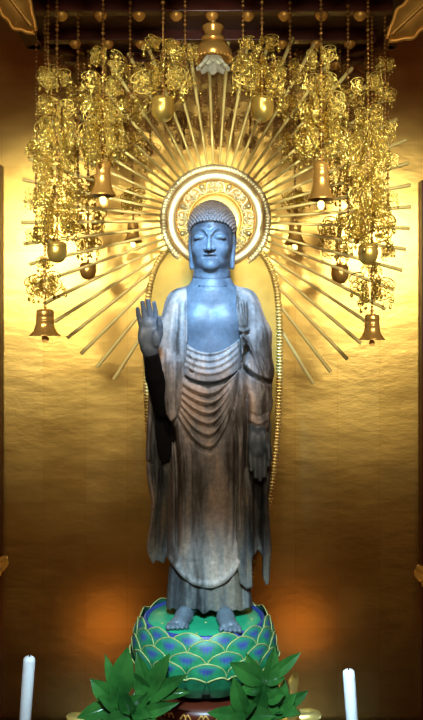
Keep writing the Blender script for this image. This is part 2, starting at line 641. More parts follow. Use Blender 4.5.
def sculpt_mantle():
    f = Field((140, 274, -30), (282, 594, 58), .8)
    f.op(loft([(279, 197, 227, 16, 44), (284, 188, 236, 9, 45), (292, 176, 247, 3, 46), (302, 169, 255, -2, 47), (320, 167, 257, -6, 47), (345, 168, 256, -8, 47),
               (380, 170, 252, -10, 46), (420, 171, 251, -13, 46), (460, 170, 251, -12, 46), (520, 168, 251, -11, 46), (592, 166, 249, -13, 46)], 2.5))
    for p in chain([(181, 303, 20), (172, 330, 16), (169, 362, 12), (170, 392, 6)], [15.5, 14, 13, 10]):
        f.op(p, 6)
    for p in chain([(244, 303, 20), (257, 335, 18), (261, 372, 14), (260.5, 404, 8), (259, 424, 4)], [15.5, 14.5, 13, 11.5, 10.2]):
        f.op(p, 6)
    u, v = f.uv()
    H = np.zeros(f.F.shape[:2], np.float32); g = (u, v)
    # nested swags across the belly
    for vb, hl, rl, rr in ((392, 31, 14, 44), (401, 33, 18, 54), (411, 34, 24, 64), (421, 35, 30, 74), (432, 36, 38, 84), (444, 37, 46, 92)):
        stroke(H, g, u_fold(vb, 209, hl, 36, rl, rr, 1.9), 2.6, 2.9)
        stroke(H, g, u_fold(vb + 5.2, 209, hl, 36, rl, rr, 1.9), 1.9, -3.4)
    # gathered cloth falling from the shoulder knot
    for tgt, a in (((271, 384), 1.5), ((270, 402), 1.6), ((266, 398), 1.4), ((258, 384), 1.3), ((251, 372), 1.2)):
        stroke(H, g, [(242, 333), ((242 + tgt[0]) / 2 + 2, (333 + tgt[1]) / 2 - 5), tgt], 1.7, a * 1.3)
    for du in (-6, -3, 0, 3, 6):
        stroke(H, g, [(240 + du, 298), (242 + du * .8, 315), (243 + du * .6, 328)], 1.2, 1.1)
    stroke(H, g, [(236, 329), (243, 331.5), (250, 329)], 1.5, 2.6)
    stroke(H, g, [(235, 333), (243, 335), (250, 333)], 1.3, -1.4)
    # overlapping edges that read as dark lines
    stroke(H, g, [(238, 371), (243, 362), (246, 351), (247, 345)], 1.9, -8)
    stroke(H, g, [(240, 361), (246, 370), (255, 377), (264, 381), (273, 384)], 1.9, -8)
    stroke(H, g, [(239, 357), (246, 366), (255, 373), (264, 377), (273, 380)], 2.2, 1.6)
    for pts, r, a in (([(252, 300), (260, 330), (268, 372)], 3, 1.3), ([(258, 306), (267, 340), (271, 380)], 2.5, 1.2), ([(250, 390), (252, 405), (251, 424)], 2.5, 1.4),
                      ([(262, 388), (261, 405), (258, 424)], 2.5, 1.2), ([(249, 418), (258, 423), (269, 418)], 1.8, 1.8), ([(249, 412), (258, 416), (269, 411)], 1.6, -1.2),
                      ([(246, 385), (247, 420), (246, 470), (247, 540)], 2.4, -4), ([(241, 372), (243, 420), (240, 480), (241, 560)], 2.6, 2.6), ([(235, 420), (236, 480), (234, 550)], 2.0, -2.8),
                      ([(174, 300), (170, 340), (168, 385)], 3, 1.5), ([(182, 300), (180, 340), (180, 378)], 2.4, 1.3), ([(178, 302), (176, 340), (175, 380)], 1.8, -1.2),
                      ([(187, 290), (187, 330), (187, 360), (184, 376)], 1.6, 1.6), ([(236, 290), (237, 320), (239, 345)], 1.6, 1.4),
                      ([(178, 410), (182, 450), (184, 510), (183, 560)], 3.0, 2.6), ([(173, 425), (177, 480), (177, 562)], 2.0, -4.2), ([(186, 420), (191, 460), (192, 540)], 2.2, -2.6),
                      ([(190, 445), (196, 500), (197, 560)], 5, 1.1), ([(228, 445), (222, 500), (220, 560)], 5, 1.1), ([(209, 455), (209, 500), (208, 560)], 5, -1.4), ([(228, 440), (230, 490), (228, 545)], 2.2, -1.8), ([(181, 425), (186, 470), (187, 550)], 1.6, -2.0), ([(232, 400), (239, 440), (238, 520)], 1.6, 1.8),
                      ([(180, 396), (176, 405), (174, 430)], 2, 1.6)):
        stroke(H, g, pts, r, a)
    # soft hem roll
    hem = lambda u_: 585 - np.where(u_ < 209, .014, .021) * (u_ - 209) ** 2
    stroke(H, g, [(x, float(hem(x)) - 4) for x in range(170, 250, 8)], 3, 1.8, False)
    for i, x in enumerate(range(176, 248, 6)):
        stroke(H, g, [(x, float(hem(x)) - 26 - 6 * (i % 3)), (x + 1, float(hem(x)) - 2)], 2.2, -.9 if i % 2 else .8)
    m = front_mask(f.ax[2])
    f.displace(H, m)
    # drapery ripples at the sides and back
    wob = .8 * np.sin(f.ax[2][None, None, :] * .55 + .012 * v[:, :, None]) * (1 - m)[None, None, :]
    f.F -= wob.astype(np.float32)
    # open neck, down to the groove above the belly swags
    nk = [(186, 272), (187, 300), (187.5, 335), (186, 358), (181, 374), (190, 382), (208, 387.5), (226, 383), (237, 372), (242, 358), (240, 340), (236.5, 315), (236, 290), (238, 272)]
    cut = poly2(nk, u, v).astype(np.float32)[:, :, None]
    w = f.ax[2][None, None, :]
    f.F = smax(f.F, -np.maximum(cut, w - 17), 1.5)
    # curved hem
    f.F = smax(f.F, (v - hem(u))[:, :, None] * .9 + 0 * w, 1.2).astype(np.float32)
    return f


def sculpt_inner():
    f = Field((178, 336, -26), (250, 396, 44), .8)
    f.op(loft([(338, 178, 244, -5.0, 40), (352, 177, 245, -6.5, 40), (372, 177, 245, -9.5, 40), (381, 178, 243, -9, 40), (392, 180, 243, -1, 40)], 2.4))
    u, v = f.uv(); H = np.zeros(f.F.shape[:2], np.float32)
    for vb in (353.5, 360, 366.5, 373):
        stroke(H, (u, v), u_fold(vb, 209, 30, 33, 12, 20, 2.0), 2.0, 2.0)
    stroke(H, (u, v), [(190, 352), (193, 360), (189, 372)], 1.8, 2.0)
    stroke(H, (u, v), [(186, 366), (194, 372), (197, 357)], 1.3, -1.5)
    f.displace(H, front_mask(f.ax[2]))
    w = f.ax[2][None, None, :]
    top = (352.5 - .016 * (u - 210) ** 2 - v)[:, :, None] + 0 * w
    bot = (v - (381.5 - .0125 * (u - 208) ** 2))[:, :, None]
    wall = np.where(w < 4, bot, -50)
    f.F = smax(smax(f.F, top, 1), wall, .8).astype(np.float32)
    return f


def sculpt_skirt():
    f = Field((156, 545, -24), (262, 616, 52), .8)
    f.op(loft([(548, 172, 247, -5, 42), (575, 168, 249, -7, 43), (600, 166, 252, -10, 45), (613, 165, 254, -11, 46)], 2.5))
    u, v = f.uv(); H = np.zeros(f.F.shape[:2], np.float32)
    for x, a in ((171, 1.6), (180, -1.5), (187, 1.7), (196, -1.6), (203, 1.7), (211, -1.8), (218, 1.6), (226, -1.4), (234, 1.7), (242, -1.8), (248, 1.5)):
        stroke(H, (u, v), [(x + (209 - x) * .06, 560), (x, 585), (x - (209 - x) * .03, 618)], 2.8, a, False)
    f.displace(H, front_mask(f.ax[2], 8, 26))
    w = f.ax[2][None, None, :]
    hem = 609.5 - 4.0 * np.exp(-((u - 189) / 9) ** 2) - 3.6 * np.exp(-((u - 223) / 9) ** 2) + 1.2 * np.sin(u * .5)
    f.F = smax(f.F, (v - hem)[:, :, None] + 0 * w, 1).astype(np.float32)
    return f


SL = [(159, 344), (152, 350), (148.5, 378), (146.5, 420), (144.6, 460), (146.6, 484), (150.6, 505), (148.6, 526), (145.5, 548), (147, 560), (151.5, 569), (156, 565), (163, 568.5), (165, 562),
      (169, 556), (174, 530), (178, 470), (178, 400), (172, 344)]
FLAP = [(160, 332), (186, 332), (184.5, 380), (181, 404), (177, 417), (171.5, 421.5), (166.5, 414), (163.5, 390), (160, 360)]
CAVITY = [(152.5, 352), (170, 350), (180, 380), (180, 430), (173.5, 445), (169, 463), (162, 466), (157, 455), (154.5, 430), (153, 395)]
SR = [(249, 405), (268, 400), (272, 425), (271.5, 470), (269, 500), (271, 530), (272.5, 552), (270.5, 570), (270, 587), (266.5, 589), (263.5, 580), (264, 560), (258, 553), (254, 560), (250, 556), (247, 520)]
SI = [(236, 470), (250, 468), (253, 500), (254.5, 540), (252, 560), (252.5, 586), (247, 588), (240, 582), (236, 560)]


def sculpt_left_sleeve():
    f = Field((136, 325, -16), (196, 574, 46), .8)
    f.op(slab(SL, 22, 6, 1.0))
    u, v = f.uv(); H = np.zeros(f.F.shape[:2], np.float32); g = (u, v)
    stroke(H, g, [(151, 356), (149.5, 400), (147.5, 455), (149, 484), (153, 506), (151, 530), (148.5, 555)], 2.0, 2.4, False)
    stroke(H, g, [(154.5, 360), (153.5, 420), (151.5, 460), (153, 490)], 1.7, -1.8)
    for pts, a in (([(160, 465), (158, 500), (155, 558)], -2.0), ([(164, 470), (163, 510), (160, 560)], 1.8), ([(168, 470), (168, 510), (165, 556)], -2), ([(157, 470), (155, 510), (152, 560)], 1.6),
                   ([(172, 460), (172, 520)], 1.8), ([(146, 463), (150, 468)], -4)):
        stroke(H, g, pts, 2.0, a)
    f.displace(H, front_mask(f.ax[2], 20, 30))
    return f


def sculpt_flap():
    f = Field((152, 322, -24), (196, 430, 36), .8)
    f.op(slab(FLAP, lambda u, v: 2 + (v - 330) * -.06 + ((u - 173) / 14) ** 2 * 3 + np.maximum(0, 362 - v) * .45, 6.5, 3))
    u, v = f.uv(); H = np.zeros(f.F.shape[:2], np.float32); g = (u, v)
    for pts, r, a in (([(167, 336), (168, 380), (170, 416)], 2.4, 1.7), ([(174, 338), (175, 380), (174, 414)], 2.0, -1.6), ([(180, 338), (179.5, 380), (177, 410)], 2.4, 1.6), ([(163, 345), (165, 385)], 1.8, -1.2)):
        stroke(H, g, pts, r, a)
    f.displace(H, front_mask(f.ax[2], 0, 10))
    return f


def sculpt_right_sleeve():
    f = Field((230, 394, -22), (282, 594, 44), .8)
    f.op(slab(SR, lambda u, v: 17 + 0 * u, 7, 1.2))
    f.op(slab(SI, lambda u, v: -3 + .1 * (u - 245) + np.maximum(0, 505 - v) * .4, 4, 2), 1)
    u, v = f.uv(); H = np.zeros(f.F.shape[:2], np.float32); g = (u, v)
    for pts, r, a in (([(268, 420), (268.5, 470), (266, 505), (268.5, 550), (268, 585)], 2.2, 2.4), ([(262, 478), (260.5, 510), (260, 552)], 3.0, -5), ([(256, 478), (256, 510), (257, 548)], 2.4, -4),
                      ([(264.5, 480), (263.5, 520), (266, 575)], 1.4, 1.6), ([(252, 480), (251.5, 530), (253, 556)], 1.8, 1.8)):
        stroke(H, g, pts, r, a)
    for pts, r, a in (([(241, 475), (243, 530), (243, 582)], 1.8, 1.3), ([(246, 475), (247.5, 530), (247, 584)], 1.6, -1.5)):
        stroke(H, g, pts, r, a)
    f.displace(H, front_mask(f.ax[2], 18, 28))
    return f


def sculpt_sleeve_shade():
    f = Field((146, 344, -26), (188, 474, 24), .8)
    f.op(slab(CAVITY, 13.5, 4, 1.5))  # dark slab and forearm cover paint the shade of the sleeve cavity
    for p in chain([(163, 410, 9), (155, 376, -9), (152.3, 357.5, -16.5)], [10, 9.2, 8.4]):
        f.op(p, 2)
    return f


body_obj()
fm('mantle', sculpt_mantle(), PAT_ROBE)
fm('inner_robe', sculpt_inner(), PAT_ROBE)
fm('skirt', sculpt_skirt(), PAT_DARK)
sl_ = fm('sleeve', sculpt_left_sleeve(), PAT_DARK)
sl_.data.materials.append(PAT_ROBE)          # the worn pale border of the hanging sleeve
for pl_ in sl_.data.polygons:
    c_ = pl_.center
    uu, vv = (c_.x + ORG[0]) / ST + CX, HY - (c_.z + ORG[2] - CZ) / ST
    if uu < float(np.interp(vv, [340, 378, 420, 460, 484, 505, 526, 548, 570], [156, 153, 151, 149.5, 151, 153.5, 151, 148, 148])):
        pl_.material_index = 1
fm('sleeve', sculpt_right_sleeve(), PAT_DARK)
fm('sleeve_flap', sculpt_flap(), PAT_ROBE)
fm('sleeve_shade', sculpt_sleeve_shade(), SLEEVE_SHADE)


def make_hair():
    b = MB()
    def hp(th, ph, k=1.0):
        a, bb, c = (24.2 * k * math.sin(th) * math.sin(ph), 27.4 * k * math.sin(th) * math.cos(ph) - 2, 25.6 * k * math.cos(th) + 12.0)
        c += .6 * math.exp(-(th / .5) ** 2)
        p = np.array([hd(a, bb, c)])
        return Vector(to_world(p)[0]) - Vector(ORG)
    def low(ph):
        fr = max(0, math.cos(ph))
        return math.radians(82 + 36 * (1 - fr) ** 1.5)      # hairline runs high in front, low behind
    rows, N, M = [], 24, 56
    for i in range(N + 1):
        rows.append([hp(low(2 * PI * j / M) * i / N, 2 * PI * j / M) for j in range(M + 1)])
    rows.append([hp(low(2 * PI * j / M), 2 * PI * j / M, .93) for j in range(M + 1)])
    b.grid(rows)
    # rows of small snail curls, flatter towards the crown
    K = 15
    for i in range(1, K + 1):
        f = i / K
        cnt = max(1, int(2 * PI * 25 * math.sin(min(PI / 2, low(0) * f)) / 3.7))
        for j in range(cnt):
            ph = 2 * PI * (j + .5 * (i % 2)) / cnt
            th = low(ph) * f
            b.ball(hp(th, ph, .985 if f < .8 else .995), 1.75 * ST, 6)
    return b.build('hair', PAT_HAIR, statue)


make_hair()
# ------------------------------------------------------------------ the room and the altar
WY = .85


def wall_gold():
    m, nt, b = nodes('gold_leaf_wall')
    tc = nt.nodes.new('ShaderNodeTexCoord')
    mp = nt.nodes.new('ShaderNodeMapping'); mp.inputs['Rotation'].default_value = (PI / 2, 0, 0)
    nt.links.new(tc.outputs['Object'], mp.inputs['Vector'])
    br = nt.nodes.new('ShaderNodeTexBrick')
    br.offset = 0; br.inputs['Scale'].default_value = 1
    br.inputs['Brick Width'].default_value = .21; br.inputs['Row Height'].default_value = .21; br.inputs['Mortar Size'].default_value = .0025
    br.inputs['Color1'].default_value = (.86, .60, .19, 1); br.inputs['Color2'].default_value = (.80, .53, .15, 1); br.inputs['Mortar'].default_value = (.78, .50, .14, 1)
    nt.links.new(mp.outputs[0], br.inputs['Vector'])
    n = noise(nt, 2.2, 5, .6, mapscale=(1, 1, 1.8))
    c2 = ramp(nt, n, [(.35, (.86, .84, .80)), (.65, (1.05, 1.04, 1.0))])
    nt.links.new(mixc(nt, 1.0, br.outputs['Color'], c2, 'MULTIPLY'), b.inputs['Base Color'])
    rr = nt.nodes.new('ShaderNodeMapRange'); rr.inputs['To Min'].default_value = .28; rr.inputs['To Max'].default_value = .37
    nt.links.new(n, rr.inputs['Value']); nt.links.new(rr.outputs[0], b.inputs['Roughness'])
    setp(b, Metallic=1.0)
    bump(nt, b, noise(nt, 3.0, 5, .6, mapscale=(1, 1, 2.2)), .12, .03)
    return m


WALL = wall_gold()
w = MB(); w.box((0, WY + .05, 2.1), (3.4, .1, 4.2)); structure(w.build('wall_back', WALL, smooth=False))
w = MB(); w.box((0, -1.6, -.05), (3.4, 5.0, .1)); structure(w.build('floor', FLOOR_WOOD, smooth=False))
w = MB(); w.box((0, .0, 4.25), (3.4, 1.8, .1)); structure(w.build('ceiling', CANOPY_WOOD, smooth=False))
for i, (px, top, wd) in enumerate(((-8.5, 164, .045), (430.5, 180, .045))):
    p = P(px, top, WY - .05)
    w = MB(); w.box((p.x, WY - .03, p.z / 2), (wd * 2, .06, p.z)); pass
    structure(w.build('trim_%d' % (i + 1), RED_LACQUER, smooth=False, bevel=.004))

# altar: a broad black lacquered table
AZ = .18
alt = thing('altar_table', 'broad black lacquered altar table carrying the lotus pedestal and candles', 'altar', (0, 0, 0))
b = MB(); b.box((0, -.2, AZ - .03), (2.9, 2.06, .06)); b.build('tabletop', DARK_LACQUER, alt, smooth=False, bevel=.006)
b = MB(); b.box((0, -.2, .09), (2.7, 1.9, .07)); b.box((0, -.2, .03), (2.86, 2.0, .06)); b.build('base', DARK_LACQUER, alt, smooth=False, bevel=.006)
b = MB(); b.box((0, -1.235, AZ - .03), (2.9, .012, .02)); b.build('gilt_edge', GOLD_AGED, alt, smooth=False)

# ------------------------------------------------------------------ lotus seat
LX, LY = -.029, -.065
SEAT = 1.0
lotus = thing('lotus_throne', 'green painted lotus throne with blue-tipped petals under the statue', 'lotus throne', (LX, LY, .74))
PROF = [(1.03, .240), (1.0, .250), (.97, .260), (.94, .266), (.90, .267), (.86, .260), (.82, .244), (.78, .216), (.74, .18)]
def rad(z):
    zs = [p[0] for p in PROF][::-1]; rs = [p[1] for p in PROF][::-1]
    return float(np.interp(z, zs, rs))


def petal_mat():
    m, nt, b = nodes('painted_petal')
    uv = nt.nodes.new('ShaderNodeUVMap')
    sp = nt.nodes.new('ShaderNodeSeparateXYZ'); nt.links.new(uv.outputs[0], sp.inputs[0])
    def math_(op, a, c=None):
        n = nt.nodes.new('ShaderNodeMath'); n.operation = op
        for i, x in enumerate((a, c)):
            if x is None: continue
            if isinstance(x, (int, float)): n.inputs[i].default_value = x
            else: nt.links.new(x, n.inputs[i])
        return n.outputs[0]
    u0 = math_('SUBTRACT', sp.outputs[0], .5); au = math_('ABSOLUTE', u0)
    rays = math_('MULTIPLY', math_('SINE', math_('MULTIPLY', u0, 70.0)), .035)
    d = math_('ADD', math_('SUBTRACT', sp.outputs[1], math_('MULTIPLY', math_('MULTIPLY', au, au), 3.6)), rays)
    blue = ramp(nt, d, [(.62, (0, 0, 0)), (.80, (1, 1, 1))])
    g = ramp(nt, noise(nt, 22, 4, .6), [(.3, (.009, .16, .062)), (.7, (.028, .31, .125))])
    bl = ramp(nt, noise(nt, 30, 4, .6), [(.3, (.03, .028, .20)), (.7, (.07, .07, .40))])
    edge = ramp(nt, sp.outputs[1], [(.80, (0, 0, 0)), (.93, (1, 1, 1))])
    c = mixc(nt, blue, g, bl)
    c = mixc(nt, edge, c, (.035, .26, .13, 1))
    nt.links.new(c, b.inputs['Base Color'])
    setp(b, Roughness=.42)
    return m


PETAL = petal_mat()
b = MB()
b.lathe([(.002, SEAT - .74), (.15, SEAT - .74 - .001), (.215, SEAT - .74 - .004), (.222, SEAT - .74 - .016)] , 64)
b.build('seat_top', plain('seat_green_paint', (.02, .36, .165), .45, vs=9), lotus)
b = MB(); b.lathe([(.221, .24), (.226, .259), (.232, .262), (.238, .257), (.240, .22)], 64); b.build('seat_band', plain('seat_blue_paint', (.035, .06, .25), .45), lotus)
b = MB(); b.lathe([(.236, .25), (.246, .23), (.252, .16), (.236, .08), (.19, .02), (.17, 0), (.001, 0)], 48)
b.build('core', plain('core_green_paint', (.01, .12, .07), .5), lotus)
sd = MB(); sd.ball((0, 0, 0), .006, 10, sz=.4); sd = sd.mesh('seed', mats=[LIME])
for k in range(17):
    a = k * 2.4; r = .052 * math.sqrt(k + .4)
    if r < .205: link('seed', sd, None, lotus, (r * math.cos(a), r * math.sin(a), SEAT - .74))


def petal_mesh(name, ztop, zbot, half, off, flare, tip):
    """One petal curving over the body; rows outward of one another."""
    b = MB(); NT, NS = 14, 12
    rows, uvs, rim = [], [], []
    for i in range(NT + 1):
        t = i / NT
        z = zbot + (ztop - zbot) * t
        wt = half * (.90 + .1 * math.sin(min(1, t / .5) * PI / 2)) * (max(0, 1 - max(0, (t - .54) / .46) ** 2.5) ** .5)
        row, uvr = [], []
        for j in range(NS + 1):
            s_ = -1 + 2 * j / NS
            a = s_ * wt
            tipup = tip * max(0, t - .7) / .3 * math.exp(-(s_ * wt / (half * .22)) ** 2)
            r = rad(z) + off + flare * max(0, t - .25) ** 1.6 + .008 * (1 - s_ * s_) * math.sin(PI * min(1, t * .9 + .1))
            row.append((r * math.sin(a), -r * math.cos(a), z - .74 + tipup))
            uvr.append((.5 + .5 * s_ * wt / half, t))
        rows.append(row); uvs.append(uvr)
    b.grid(rows, 0, uvs)
    # thickness: inner skin
    inn = [[(x * (1 - .008 / .27), y * (1 - .008 / .27), z - .002) for x, y, z in r] for r in rows]
    b.grid([r[::-1] for r in inn], 0, [u[::-1] for u in uvs])
    i0 = int(NT * .30)
    path = [rows[i][0] for i in range(i0, NT)] + [rows[NT][j] for j in (NS // 2,)] + [rows[i][NS] for i in range(NT - 1, i0 - 1, -1)]
    b.tube(spline([Vector(p) for p in path], 3), .0026, 6, 1)
    return b.mesh(name, mats=[PETAL, LIME])


ROWS = [(1.012, .90, .262, -.002, .004, .003, .5), (.992, .865, .262, .003, .006, .003, 0), (.952, .825, .262, .008, .008, .003, .5), (.915, .79, .262, .012, .008, .003, 0)]
for ri, (zt, zb, half, off, fl, tip, ph) in enumerate(ROWS):
    me = petal_mesh('petal', zt, zb, half, off, fl, tip)
    for k in range(12):
        o = link('petal', me, None, lotus); o.rotation_euler.z = 2 * PI * (k + ph) / 12 + .04
# lowest ring of folded-down petals with a notched gilt lip
b = MB()
def low_mesh():
    b = MB(); rows, uvs = [], []
    for i in range(9):
        t = i / 8; z = .872 - .10 * t
        row, uvr = [], []
        for j in range(13):
            s_ = -1 + j / 6
            notch = .010 * math.exp(-(s_ / .16) ** 2) - .018 * abs(s_) ** 2.2
            r = rad(z) + .016 + .012 * (1 - t) ** 2 + .006 * (1 - s_ * s_)
            a = s_ * .25 * (1 - .25 * t)
            row.append((r * math.sin(a), -r * math.cos(a), z - .74 + (notch * -1 if False else (-.010 * math.exp(-(s_ / .16) ** 2) - .018 * abs(s_) ** 2.4)) * (1 - t)))
            uvr.append((.5 + .5 * s_, .3))
        rows.append(row); uvs.append(uvr)
    b.grid(rows, 0, uvs)
    b.grid([[(x * .97, y * .97, z - .001) for x, y, z in r][::-1] for r in rows], 0, uvs)
    b.tube(spline([Vector(p) for p in rows[0]], 3), .0034, 6, 1)
    return b.mesh('lower_petal', mats=[PETAL, LIME])
lm = low_mesh()
for k in range(12):
    o = link('lower_petal', lm, None, lotus); o.rotation_euler.z = 2 * PI * (k + .5) / 12 + .04

# pedestal under the lotus
ped = thing('lotus_pedestal', 'dark red lacquered round pedestal with gilt carving below the lotus', 'pedestal', (LX, LY, AZ))
b = MB(); b.lathe([(.25, 0), (.25, .05), (.23, .07), (.23, .12), (.20, .15), (.17, .22), (.17, .42), (.20, .48), (.25, .51), (.25, .545), (.2, .56), (.001, .56)], 48)
b.build('body', RED_LACQUER, ped)
b = MB()
for k in range(24):
    a = 2 * PI * k / 24
    c = Vector((math.sin(a) * .252, -math.cos(a) * .252, .528)); t = Vector((math.cos(a), math.sin(a), 0))
    b.tube(spline([c - t * .02 + Vector((0, 0, -.008)), c - t * .008 + Vector((0, 0, .01)), c, c + t * .008 + Vector((0, 0, .01)), c + t * .02 + Vector((0, 0, -.008))], 3), .003, 5)
    b.ball(c + Vector((0, 0, -.006)), .004, 6)
b.build('gilt_carving', GOLD_AGED, ped)

# ------------------------------------------------------------------ halo with rays
HY0 = .27
HCp = (215.5, 220.0)
hs = S(HY0)
hc = P(*HCp, HY0)
halo = thing('halo', 'gilded radiant halo with straight rays and beaded rings behind the statue', 'halo', (hc.x, HY0, 1.0))


def hpt(px, py, dy=0.0):
    p = P(px, py, HY0)
    return Vector((p.x - hc.x, dy, p.z - 1.0))


def ring_pts(r, n=96, dy=0):
    return [hpt(HCp[0] + r * math.cos(2 * PI * k / n), HCp[1] - r * math.sin(2 * PI * k / n), dy) for k in range(n)]


def annulus(b, r0, r1, y0, y1, n=96, m=0, lift=.004):
    prof = [(r0, y1), (r0, y0), (r0 + (r1 - r0) * .1, y0 - lift), (r1 - (r1 - r0) * .1, y0 - lift), (r1, y0), (r1, y1), (r0, y1)]
    rows = [ring_pts(r, n, y) + [ring_pts(r, n, y)[0]] for r, y in prof]
    b.grid(rows, m)


b = MB(); annulus(b, 39.5, 48.6, -.012, .016); b.build('ring_band', GOLD_PALE, halo)
b = MB(); b.tube(ring_pts(39.2, 96, -.014), .0042, 8, closed=True); b.tube(ring_pts(48.4, 96, -.014), .0036, 8, closed=True)
b.build('ring_molding', MOLDING, halo)
b = MB(); annulus(b, 48.6, 55.8, .0, .02)
for k in range(104):
    a = 2 * PI * k / 104
    pp = [hpt(HCp[0] + r * math.cos(a), HCp[1] - r * math.sin(a), -.002) for r in (49.4, 50.2, 54.4, 55.6)]
    b.tube(pp, [.0030, .0056, .0058, .0034], 7)
b.build('beaded_edge', GOLD_PALE, halo)
b = MB(); annulus(b, .5, 27.0, .0, .012)
b.tube(ring_pts(27, 72, -.002), .006, 8, closed=True); b.tube(ring_pts(24, 72, -.004), .003, 6, closed=True)
b.build('inner_disc', GOLD, halo)
b = MB()
def q(r, a): return hpt(HCp[0] + r * math.cos(a), HCp[1] - r * math.sin(a), -.006)
for k in range(8):
    a0 = 2 * PI * k / 8 + PI / 8
    for s in (-1, 1):
        b.tube(spline([q(28, a0), q(31, a0 + s * .10), q(36.5, a0 + s * .16), q(38.5, a0 + s * .27), q(36, a0 + s * .34), q(33.5, a0 + s * .29), q(34.5, a0 + s * .22)], 5), .0055, 6)
        b.tube(spline([q(28, a0 + s * .36), q(31, a0 + s * .22), q(30, a0 + s * .12), q(28.5, a0 + s * .17)], 5), .0045, 6)
        b.ball(q(35, a0 + s * .26), .0075, 8)
        b.ball(q(31.5, a0 + s * .31), .007, 8)
    b.ball(q(35.5, a0), .013, 10); b.ball(q(31, a0), .010, 8)
    b.tube(spline([q(28, a0 + PI / 8), q(33, a0 + PI / 8 - .03), q(39.5, a0 + PI / 8)], 4), .005, 6)
    b.ball(q(30.5, a0 + PI / 8), .0095, 8)
b.build('openwork', GOLD_PALE, halo)

NR = 48
angles = [math.radians(-59 + (237.3 + 59) * i / (NR - 1)) for i in range(NR)]
TIPR = {0: 192, 1: 192, 2: 193}
def tipr(d):
    return float(np.interp(d, [-59, -30, -7, 0, 7, 14, 27, 40, 60, 78, 90, 105, 120, 140, 160, 168, 175, 182, 187, 195, 215, 237], [192, 193, 195, 196, 200, 201, 211, 206, 205, 190, 176, 185, 192, 195, 198, 198, 194, 196, 194, 192, 191, 189]))
for i, a in enumerate(angles):
    tr = tipr(math.degrees(a)) + random.uniform(-1.2, 1.2)
    f = lambda r: hpt(HCp[0] + r * math.cos(a), HCp[1] - r * math.sin(a), .022)
    b = MB(); b.tube([f(50), f(90), f(tr - .8), f(tr)], [.0052, .0060, .0086, .0076], 10)
    b.build('ray', GOLD_RAY, halo)

# body halo: boat-shaped plate with beaded edge
def mand(off=0):
    R = [(262, 253), (271, 268), (277, 290), (279.5, 320), (280, 360), (279, 400), (277, 440), (273, 478), (267, 515), (259, 550), (250, 580), (243, 598)]
    Lf = [(427.5 - x, y) for x, y in R]
    Lf = [(x - 1.5 if y < 500 else x, y) for x, y in Lf]
    return R, Lf
R_, L_ = mand()
Rs, Ls = smooth_pts(R_, 8), smooth_pts(L_, 8)
b = MB()
rows = []
for (xr, yr), (xl, yl) in zip(Rs, Ls):
    rows.append([hpt(xl + (xr - xl) * t, yl + (yr - yl) * t, .012 + .03 * (2 * t - 1) ** 2 - .03) for t in np.linspace(0, 1, 17)])
b.grid(rows)
b.grid([[p + Vector((0, .014, 0)) for p in r][::-1] for r in rows])
top = [hpt(165.5 + (262 - 165.5) * t, 253 - 60 * math.sin(PI * t), .0) for t in np.linspace(0, 1, 17)]
b.grid([top, rows[0]])
b.build('body_panel', GOLD_SOFT, halo)
b = MB()
for side, sg in ((Rs, -1), (Ls, 1)):
    for off, r in ((9.5, .0035), (14, .0035)):
        b.tube([hpt(x + sg * off, y, .012 - .004) for x, y in side], r, 6)
b.build('panel_molding', MOLDING, halo)
b = MB()
for side in (Rs, Ls):
    b.tube([hpt(x, y, .012) for x, y in side], .011, 8)
    pts = [hpt(x, y, .002) for x, y in side]
    acc = 0.0
    for i in range(len(pts) - 1):
        seg = (pts[i + 1] - pts[i]).length
        d = (pts[i + 1] - pts[i]).normalized(); nn = Vector((d.z, 0, -d.x))
        while acc <= seg:
            c = pts[i].lerp(pts[i + 1], acc / seg)
            b.tube([c - nn * .014, c - nn * .010, c + nn * .010, c + nn * .014], [.0032, .0058, .0058, .0032], 6); acc += .0142
        acc -= seg
b.build('panel_beading', GOLD, halo)
b = MB(); b.box((-.03, .02, -.31), (.10, .03, 1.02)); b.box((-.03, .02, -.805), (.22, .12, .03)); b.build('stem', GOLD_AGED, halo, bevel=.004)

# ------------------------------------------------------------------ candles
def candle(px, tx, label, group='white altar candles', top=657):
    Y = -.9; s = S(Y)
    p = P(tx, top, Y); q_ = P(px, 720, Y)
    d = (q_ - p).normalized()
    L = .44
    base = p + d * L
    t = thing('candle', label, 'candle', base, group)
    up = -d; r = 6.0 * s
    b = MB(); b.tube([Vector((0, 0, 0)), up * (L - .012), up * (L - .004), up * (L + .001)], [r * .98, r, r * .93, r * .62], 24)
    b.build('wax', WAX, t)
    b = MB(); b.tube([up * L, up * (L + .008) + Vector((.001, 0, 0))], .0022, 6); b.build('wick', DARK_LACQUER, t)
    st = thing('candlestick', label.replace('white candle', 'dark stand under the white candle'), 'candlestick', (base.x, base.y, AZ), group + ' stands')
    h = base.z - AZ
    b = MB(); b.lathe([(.001, 0), (.075, 0), (.07, .02), (.03, .04), (.018, .09), (.025, .12), (.016, .15), (.016, h - .08), (.03, h - .05), (.016, h - .03), (.05, h - .008), (.05, h), (.001, h)], 28)
    b.build('stand', DARK_LACQUER, st)


WAX, wnt, wb = nodes('white_wax')
setp(wb, Base_Color=(.92, .94, .95, 1), Roughness=.5, Subsurface_Weight=.15, Subsurface_Radius=(.02, .02, .02))
candle(25, 29.5, 'white candle standing left of the lotus at the altar front')
candle(352, 348.5, 'white candle standing right of the lotus at the altar front', top=670)

# ------------------------------------------------------------------ foliage in vases
def leaf_mat():
    m, nt, b = nodes('glossy_leaf')
    c = ramp(nt, noise(nt, 9, 3), [(.3, (.008, .045, .008)), (.7, (.035, .14, .022))])
    nt.links.new(c, b.inputs['Base Color']); setp(b, Roughness=.22)
    return m
LEAF = leaf_mat()
STEM = plain('green_stem', (.16, .19, .05), .5)


